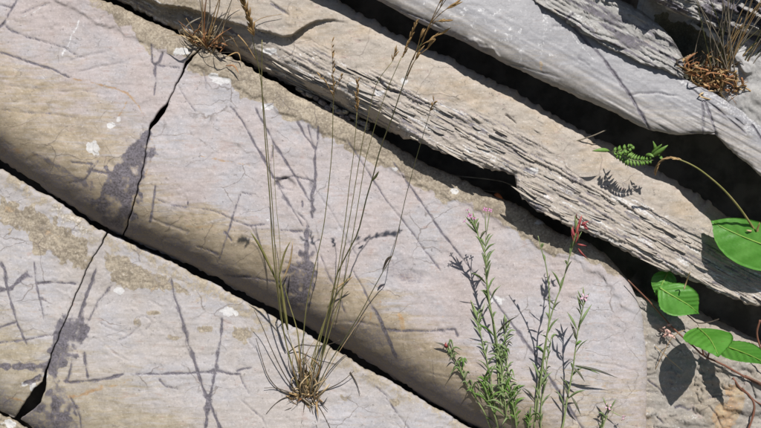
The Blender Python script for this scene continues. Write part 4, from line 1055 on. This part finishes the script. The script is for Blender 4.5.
herb('mid height herb with one pale pink flower, right of the red tipped herb', None,
     [(560, 436), (564, 420), (567, 400), (570, 385), (573, 368), (576, 345), (578, 330), (582, 312), (584, 302)], 1.3, .2, 10, 24, 25, k=.30, width=2.0,
     heads=[bloom_at(584, 298, 4, 2.2, 'petal'), pods(4, 16, bloom=False, spread=.6)])
hm = [o for o in COL.objects if o.get('label', '').startswith('mid height herb')][0]
for (x0, y0, x1, y1, dz, mt) in [(574, 365, 618, 378, 5, 'herb_dark'), (574, 366, 600, 374, 3, 'herb'), (573, 367, 585, 382, 2, 'herb_dark'), (571, 396, 581, 416, 3, 'herb_dark'), (569, 398, 563, 384, 3, 'herb_dark'), (577, 340, 570, 322, 6, 'herb_dark'), (576, 346, 582, 341, 4, 'herb_bright'), (578, 328, 592, 304, 8, 'herb'), (577, 330, 567, 312, 8, 'herb')]:
    wz = max(surf(x0, y0) + 4, surf(560, 430) + 1 + .30 * (436 - y0))
    W = [P(*z) for z in cr([(x0, y0, wz), ((x0 + x1) / 2, (y0 + y1) / 2 - 1.5, wz + dz * .7), (x1, y1, max(wz - 4, surf(x1, y1) + 3))], 9)]
    g = strip_geo(W, 2.3 * K, AN + AV * .3, .35, lance)
    mesh_obj('leaf', g[0], g[1], M[mt], hm)
herb('small herb with two pale pink flowers at the bottom edge right of the leafy base', None,
     [(598, 446), (602, 430), (606, 418), (609, 410)], 1.0, .1, 9, 15, 26, k=.3, width=1.9, heads=[bloom_at(608, 407, 3, 2.0, 'petal'), bloom_at(622, 417, 3, 2.0, 'petal'), pods(3, 14, bloom=False, spread=.7)])
herb('short arching herb with reddish tip and drooping leaves over the shaded slab edge', None,
     [(492, 432), (484, 412), (474, 396), (466, 384), (462, 372), (456, 362), (450, 354), (447, 348)], 1.1, .25, 24, 22, 27, k=.42, width=1.9, mat='herb', down=.8,
     heads=[red_leaves([(447, 348, 444, 344, 2.5), (448, 347, 446, 342, 2)])])
herb('bushy bright green leafy base at the foot of the tall herbs', None,
     [(500, 440), (496, 420), (490, 404), (486, 390), (484, 378)], 1.2, .0, 34, 23, 28, mat='herb_bright', k=.42, width=2.2)
herb('bushy leafy shoot beside the foot of the tall herbs, right of the brightest one', None,
     [(518, 446), (516, 424), (513, 404), (510, 390)], 1.2, .0, 30, 22, 29, mat='herb_bright', k=.4, width=2.2)
herb('pale leafy shoot with curled dry leaves standing just behind the bushy base', None,
     [(506, 440), (506, 412), (503, 384), (502, 362), (498, 346)], 1.0, .15, 26, 22, 31, k=.36, width=2.0, down=.5)
herb('loose thin herb with narrow upright pods leaning left behind the tallest pale herb', None,
     [(498, 440), (494, 400), (488, 365), (481, 335), (476, 312)], .9, .2, 18, 22, 32, k=.28, width=1.7, heads=[pods(6, 15, bloom=False, spread=.6)])
herb('thin herb with dry curled leaves between the tallest herb and the red tipped herb', None,
     [(512, 440), (512, 410), (509, 380), (506, 350), (506, 325)], .9, .15, 20, 20, 33, k=.26, width=1.8, mat='herb', down=.8, heads=[pods(4, 14, bloom=False, spread=.6)])
herb('slender herb rising close beside the foot of the red tipped herb', None,
     [(541, 440), (541, 410), (545, 380), (548, 355), (552, 335)], .9, .1, 16, 18, 34, k=.24, width=1.8)
herb('low leafy shoot at the bottom edge between the bushy base and the red tipped herb', None,
     [(526, 450), (528, 430), (530, 416)], 1.0, .0, 18, 20, 30, mat='herb_bright', k=.4, width=2.2)

# ------------------------------------------------------------------ broad leaved vine on the right
def broad_leaf(parent, mid, rside, lside, serr=0.0, seed=0, nl=30, nw=9, curl=.10, heart=.18, sharp=1.0, wave=1.5):
    """mid: midrib points (px,py,w) base to tip; rside / lside: offset (dx,dy,dw) of the widest place on each side"""
    rr = random.Random(seed)
    m = cr(mid, nl)
    Wp = [P(*c) for c in m]
    def vec(o): return AX * (o[0] * K) - AV * (o[1] * K) + AN * (o[2] * K)
    R = vec(rside); L = vec(lside)
    axis = Wp[-1] - Wp[0]
    N = R.normalized().cross(axis.normalized())
    if N.dot(AN) < 0: N = -N
    N2 = L.normalized().cross(axis.normalized())
    if N2.dot(AN) < 0: N2 = -N2
    def prof(t):
        tm = 0.36
        if t < tm: return math.sin(math.pi / 2 * max(t, 0.001) / tm) ** 0.62
        x = (t - tm) / (1 - tm)
        return max(0.012, math.cos(math.pi / 2 * x) ** (1.05 * sharp + 0.25 * x))
    V = []; vein = []
    nv = 6.5
    for i in range(nl):
        t = i / (nl - 1)
        p = prof(t)
        for j in range(-nw, nw + 1):
            s = abs(j) / nw
            o = R if j > 0 else L
            nn = N if j > 0 else N2
            te = 1 + serr * (abs(((t * 15) % 1) - .5) * 2 - .5) * (s > .95) * (1 if 0.03 < t < .97 else 0)
            back = axis * (-heart * s * s * (1 - t) ** 2) + axis * (0.06 * s * p)
            ph = (t - s * p * .28) * nv
            vv = abs(ph - round(ph))
            vl = max(0, 1 - vv / .10) * (1 - .5 * s)
            quilt = math.cos(2 * math.pi * ph) * -0.5
            pos = Wp[i] + o * (s * p * te) + back + nn * ((-curl * s * s * p) * o.length + (quilt * (s > .05) * 1.0 + wave * .6 * math.sin(t * 9 + seed + j * .12) * s * s) * K)
            V.append(pos); vein.append(max(vl, 1.0 if j == 0 else 0))
    n1 = 2 * nw + 1
    F = []
    for i in range(nl - 1):
        for j in range(n1 - 1):
            a = i * n1 + j
            F.append((a, a + 1, a + 1 + n1, a + n1))
    # underside a hair below, closed along the rim
    off = len(V)
    V2 = [v - (N if (k % n1) > nw else N2) * 0.00025 for k, v in enumerate(V)]
    F2 = [(a + off, d + off, c + off, b + off) for a, b, c, d in F]
    rim = [j for j in range(n1)] + [i * n1 + n1 - 1 for i in range(1, nl)] + [(nl - 1) * n1 + j for j in range(n1 - 2, -1, -1)] + [i * n1 for i in range(nl - 2, 0, -1)]
    F3 = [(rim[k], rim[(k + 1) % len(rim)], rim[(k + 1) % len(rim)] + off, rim[k] + off) for k in range(len(rim))]
    o = mesh_obj('leaf', V + V2, F + F2 + F3, M['leaf'], parent)
    at = o.data.attributes.new('vein', 'FLOAT', 'POINT')
    at.data.foreach_set('value', np.array(vein + vein, np.float32))
    g = tube_geo([w + (N + N2).normalized() * 0.0002 for w in Wp[:-2]], [(.95 - .7 * i / nl) * K for i in range(nl - 2)], 5)
    mesh_obj('midrib', g[0], g[1], M['vine_rib'], o)
    return o

wE = surf(700, 357)
vine = thing('vine', 'green broad leaved vine with reddish stems at the right edge over the cracked tan rock', 'vine', P(745, 378, surf(745, 378)))
def vstem(pts, r0, r1, mat='vine_stem', lift=2.0):
    g = tube_px([(p[0], p[1], (p[2] if len(p) > 2 else surf(p[0], p[1]) + lift)) for p in pts], r0, r1, 22, 6)
    return mesh_obj('stem', g[0], g[1], M[mat], vine)
we = lambda x, y, d: surf(x, y) + d
vstem([(800, 400), (761, 385, wE + 4), (745, 377, wE + 5), (722, 364, wE + 6), (704, 356, wE + 6), (692, 345, wE + 6), (676, 331, wE + 5), (664, 318, wE + 6), (650, 302, wE + 10), (636, 288, wE + 16), (628, 280, wE + 18)], 1.1, .7)
vstem([(745, 376, wE + 5), (762, 384, wE + 8), (790, 398, wE + 8)], 1.2, 1.0)
vstem([(733, 378, wE + 2), (740, 388, wE + 2), (748, 394, wE + 3), (754, 404, wE + 3), (753, 416, wE + 3), (748, 430, wE + 3), (742, 445, wE + 3)], 1.1, 1.0)
vstem([(742, 388, wE + 3), (754, 400, wE + 3), (764, 406, wE + 4)], .8, .6)
vstem([(760, 320, wE + 20), (757, 334, wE + 16), (762, 352, wE + 14), (770, 372, wE + 10)], 1.0, .9)
vstem([(684, 312, wE + 14), (691, 318, wE + 12), (698, 323, wE + 12), (710, 322, wE + 16), (719, 319, wE + 18)], .7, .5, 'twig')
vstem([(655, 370, wE + 3), (664, 352, wE + 12), (672, 338, wE + 18), (684, 330, wE + 22)], .4, .3, 'straw')
vstem([(655, 346, wE + 2), (668, 358, wE + 8), (682, 370, wE + 14)], .4, .3, 'straw_pale')
wC = surf(735, 250)
# upper leaf, lying in front of the beige slab
broad_leaf(vine, [(792, 256, wC + 24), (772, 248, wC + 27), (746, 238, wC + 28), (724, 228, wC + 24), (711, 221, wC + 18)], (13, -15, 4), (-11, 22, 2), seed=1, heart=.12, curl=.12, sharp=.85)
# serrated leaf in the gap
broad_leaf(vine, [(660, 288, wE + 16), (668, 293, wE + 20), (680, 300, wE + 22), (690, 306, wE + 21), (699, 314, wE + 18)], (13, -10, 4), (-9, 14, 3), serr=.10, seed=2, heart=.05, curl=.15, sharp=.9, wave=2.2)
# two leaflets that throw their shadows on the tan rock
broad_leaf(vine, [(698, 328, wE + 20), (703, 332, wE + 33), (709, 338, wE + 47), (714, 346, wE + 60), (719, 357, wE + 71)], (18, -5, 8), (-20, 2, -2), seed=3, heart=.02, curl=.10, sharp=.85, wave=1.0)
broad_leaf(vine, [(714, 343, wE + 20), (728, 347, wE + 33), (742, 352, wE + 44), (756, 358, wE + 54), (770, 366, wE + 62)], (9, -8, 6), (-8, 8, -4), serr=.12, seed=4, heart=.02, curl=.10, sharp=1.0, wave=1.0)
vstem([(704, 356, wE + 5), (702, 348, wE + 12), (698, 328, wE + 20)], .8, .7)
vstem([(708, 357, wE + 5), (710, 350, wE + 12), (714, 343, wE + 20)], .8, .7)
# shaded leaf deeper in the gap
broad_leaf(vine, [(668, 272, wE + 10), (664, 280, wE + 14), (660, 288, wE + 14), (655, 296, wE + 10)], (12, 3, 2), (-10, -5, 0), serr=.1, seed=6, heart=.05, curl=.1)
vstem([(684, 289, wE + 30), (687, 280, wE + 34), (690, 272, wE + 44)], .7, .5, 'straw_pale')

t = thing('withered_flower', 'crumpled pale pink dried bracts caught on the vine stem', 'dried flower', P(668, 330, wE + 5))
for i in range(14):
    x0 = 667 + rng.gauss(0, 1.6); y0 = 324 + rng.uniform(0, 12); an = rng.uniform(0, 2 * math.pi); l = rng.uniform(4, 8)
    W = [P(*z) for z in cr([(x0, y0, wE + 5), (x0 + math.cos(an) * l * .5, y0 + math.sin(an) * l * .5, wE + 9), (x0 + math.cos(an) * l, y0 + math.sin(an) * l, wE + 7)], 6)]
    g = strip_geo(W, rng.uniform(2, 3.6) * K, AN + AX * rng.uniform(-1, 1), .6, lance, twist=rng.uniform(-1, 1))
    mesh_obj('bract', g[0], g[1], M['bract'], t)

# arching grass stalk with a drooping brown tip, right, in the shadow
t = thing('grass_stalk', 'single arching grass stalk with a drooping brown tip before the black shadow', 'grass', P(757, 238, wC + 20))
q = [(760, 240, wC + 22), (752, 226, wC + 30), (738, 206, wC + 42), (722, 188, wC + 52), (703, 172, wC + 58), (690, 164, wC + 60), (678, 159, wC + 60)]
g = tube_px(q, 1.1, .6, 24, 6); st = mesh_obj('stalk', g[0], g[1], M['stalk'], t)
x = [P(*c) for c in cr([(682, 160, wC + 60), (672, 158, wC + 60), (663, 160, wC + 58), (658, 166, wC + 54), (656, 171, wC + 50)], 12)]
g = spikelets(x, 30, 6, .8, .25, 61); mesh_obj('seed_head', g[0], g[1], M['straw'], st)
W = [P(*c) for c in cr([(758, 238, wC + 24), (757, 230, wC + 30), (760, 222, wC + 36)], 6)]
g = strip_geo(W, 2.4 * K, AN, .4); mesh_obj('blade', g[0], g[1], M['straw'], t)
W = [P(*c) for c in cr([(756, 232, wC + 26), (750, 231, wC + 30), (746, 230, wC + 30)], 6)]
g = strip_geo(W, 2.0 * K, AN, .4); mesh_obj('blade', g[0], g[1], M['straw_pale'], t)

# fern in the shade under the grey slab
wf = surf(625, 165)
t = thing('fern', 'small bright green fern frond sprouting under the grey slab, its shadow on the beige slab', 'fern', P(612, 150, wf))
def frond(pts, n, L, wd_, mat, t, side=(1, -1)):
    pth = cr(pts, 40)
    g = tube_px(pts, .55, .25, 20, 5)
    fr = mesh_obj('frond', g[0], g[1], M['herb_stem'], t)
    for i in range(n):
        u = .12 + .86 * i / n
        c = pth[int(u * 39)]; d = pth[min(int(u * 39) + 2, 39)]
        dx, dy = d[0] - c[0], d[1] - c[1]; dl = math.hypot(dx, dy) or 1
        dx /= dl; dy /= dl
        l = L * (1 - abs(u - .35) * 1.05)
        for s in side:
            e = (c[0] + (-dy * s + dx * .45) * l, c[1] + (dx * s + dy * .45) * l, c[2] - 1.0)
            W = [P(*z) for z in cr([c, ((c[0] + e[0]) / 2, (c[1] + e[1]) / 2, c[2] + 1.2), e], 6)]
            g = strip_geo(W, wd_ * K, AN, .25, lance)
            mesh_obj('pinna', g[0], g[1], M[mat], fr)
frond([(613, 151, wf + 20), (623, 156, wf + 29), (632, 160, wf + 33), (643, 161, wf + 33), (654, 160, wf + 30)], 12, 8, 2.6, 'herb_bright', t)
frond([(612, 152, wf + 30), (620, 151, wf + 36), (630, 148, wf + 40), (633, 146, wf + 40)], 5, 6, 3.4, 'herb_bright', t)
for (pts, wd_) in [([(650, 156, wf + 30), (656, 150, wf + 36), (662, 144, wf + 40)], 4), ([(650, 158, wf + 30), (660, 151, wf + 38), (668, 145, wf + 40)], 4.5), ([(652, 152, wf + 30), (655, 148, wf + 36), (653, 141, wf + 38)], 3.5), ([(645, 155, wf + 28), (650, 155, wf + 34), (654, 157, wf + 36)], 3.5), ([(610, 151, wf + 28), (602, 150, wf + 32), (592, 151, wf + 30)], 4), ([(658, 154, wf + 30), (661, 158, wf + 34), (662, 160, wf + 34)], 3)]:
    W = [P(*c) for c in cr(pts, 7)]
    g = strip_geo(W, wd_ * K, AN, .3, lance); mesh_obj('leaf', g[0], g[1], M['herb_bright'], t)

# loose stick lying in the shadow
wk = surf(590, 134)
g = tube_px([(560, 142, wk + 4), (575, 141, wk + 8), (592, 136, wk + 14), (606, 130, wk + 18)], .9, .5, 14, 6)
tag(mesh_obj('stick', g[0], g[1], M['grey_straw']), 'thin grey stick lying in the black shadow under the grey slab', 'stick')

# broken stones wedged in the crack between the pink and the beige slab
def stone(cx, cy, w, rx, ry, rz, rot, mat, seed, name='stone'):
    rr = random.Random(seed)
    V = []; F = []
    nu, nv = 8, 5
    for i in range(nv + 1):
        th = math.pi * i / nv
        for j in range(nu):
            ph = 2 * math.pi * j / nu
            x = math.sin(th) * math.cos(ph); y = math.sin(th) * math.sin(ph); z = math.cos(th)
            f = max(abs(x), abs(y), abs(z)) ** -0.55 * rr.uniform(.82, 1.12)
            x, y, z = x * f * rx, y * f * ry, z * f * rz
            V.append((cx + x * math.cos(rot) - y * math.sin(rot), cy + x * math.sin(rot) + y * math.cos(rot), w + z))
    for i in range(nv):
        for j in range(nu):
            a = i * nu + j; b = i * nu + (j + 1) % nu
            F.append((a, a + nu, b + nu, b))
    o = mesh_obj(name, [P(*v) for v in V], F, mat, smooth=False)
    return o
SP = [(300, 90, 5, 2.4, 'stone_pale'), (309, 95, 5, 2.6, 'stone_pale'), (316, 98, 4, 3, 'stone'), (322, 103, 5, 3.2, 'stone'), (328, 108, 6, 3.4, 'stone'), (334, 107, 5, 3, 'stone_pale'), (339, 112, 6, 3.6, 'stone'), (345, 112, 4, 2.6, 'stone_pale'), (347, 118, 5, 3, 'stone'), (354, 117, 6, 3, 'stone'), (359, 122, 5, 3.2, 'stone_pale'), (364, 124, 6, 3.4, 'stone'), (313, 92, 4, 2.2, 'stone_pale'), (342, 117, 4, 2.4, 'stone'), (366, 128, 4, 2.4, 'stone_pale'), (304, 94, 4, 2, 'stone')]
for i, (x, y, rx, ry, mt) in enumerate(SP):
    o = stone(x, y, 17 + rng.uniform(-2, 2), rx, ry, 9, TH + rng.uniform(-.2, .2), M[mt], 40 + i)
    tag(o, ('small pale tan broken stone' if mt == 'stone_pale' else 'small reddish grey broken stone') + ' wedged in the crack above the pink slab rim', 'stone', 'broken stones wedged in the crack')

# splinters standing proud along the flaky lower edge of the beige slab
M['flake_pale'] = plain_mat('pale_rock_flake', (0.42, 0.375, 0.32), (0.32, 0.28, 0.235), 140, 0.8, 0.25, bump=0.0008)
M['flake_dark'] = plain_mat('grey_rock_flake', (0.37, 0.34, 0.305), (0.28, 0.255, 0.225), 140, 0.8, 0.25, bump=0.0008)
lowC = pl_a(C_low)
def flake(cx, cy, L, Wd, th, rot, tilt, mat):
    rr = rng
    n = 9
    out = []
    for k in range(n):
        a = 2 * math.pi * k / n
        x = math.cos(a) * L / 2 * rr.uniform(.8, 1.1); y = math.sin(a) * Wd / 2 * rr.uniform(.6, 1.15)
        out.append((x, y))
    V = []; 
    wz = surf(cx, cy)
    for lev in (0, 1):
        for x, y in out:
            sc = 1 - .12 * lev
            px = cx + (x * math.cos(rot) - y * math.sin(rot)) * sc; py = cy + (x * math.sin(rot) + y * math.cos(rot)) * sc
            V.append(P(px, py, wz - 1.2 + lev * th + tilt * y))
    F = [tuple(range(n)), tuple(range(2 * n - 1, n - 1, -1))] + [(k, k + n, (k + 1) % n + n, (k + 1) % n) for k in range(n)]
    mesh_obj('flake', V, F, mat, slabC, smooth=False)
for i in range(150):
    t = rng.uniform(270, 830)
    al_ = float(lowC(t)); band = rng.random() ** 1.3
    a = al_ + 1.5 + band * (40 if t > 340 else 18)
    x = t * CT + a * ST; y = t * ST - a * CT
    if not (235 < x < 775): continue
    flake(x, y, rng.uniform(8, 36), rng.uniform(1.2, 3.0), rng.uniform(1.2, 2.2), TH + rng.gauss(-.03, .08), rng.uniform(.1, .5), M[rng.choice(['flake_pale', 'flake_dark', 'flake_pale'])])

# litter down in the gap
for lab, pts, r in [('thin dead twig lying in the black gap above the pink slab', [(455, 176), (478, 178), (500, 181), (514, 186)], .7), ('short dead twig in the widest part of the black gap', [(462, 184), (482, 190), (498, 192)], .5)]:
    g = tube_px([(x, y, 8 + i) for i, (x, y) in enumerate(pts)], r, r * .5, 12, 5)
    tag(mesh_obj('twig', g[0], g[1], M['grey_straw']), lab, 'twig')
W = [P(*c) for c in cr([(494, 194, 20), (498, 195.5, 23), (503, 199, 22)], 6)]
M['dead_orange'] = plain_mat('orange_dead_leaf', (0.50, 0.17, 0.06), (0.36, 0.11, 0.04), 150, 0.6, 0.25)
g = strip_geo(W, 4.5 * K, AN + AV * .3, .4, lance)
tag(mesh_obj('dead_leaf', g[0], g[1], M['dead_orange']), 'tiny orange dead leaf on the rim of the black gap', 'leaf')
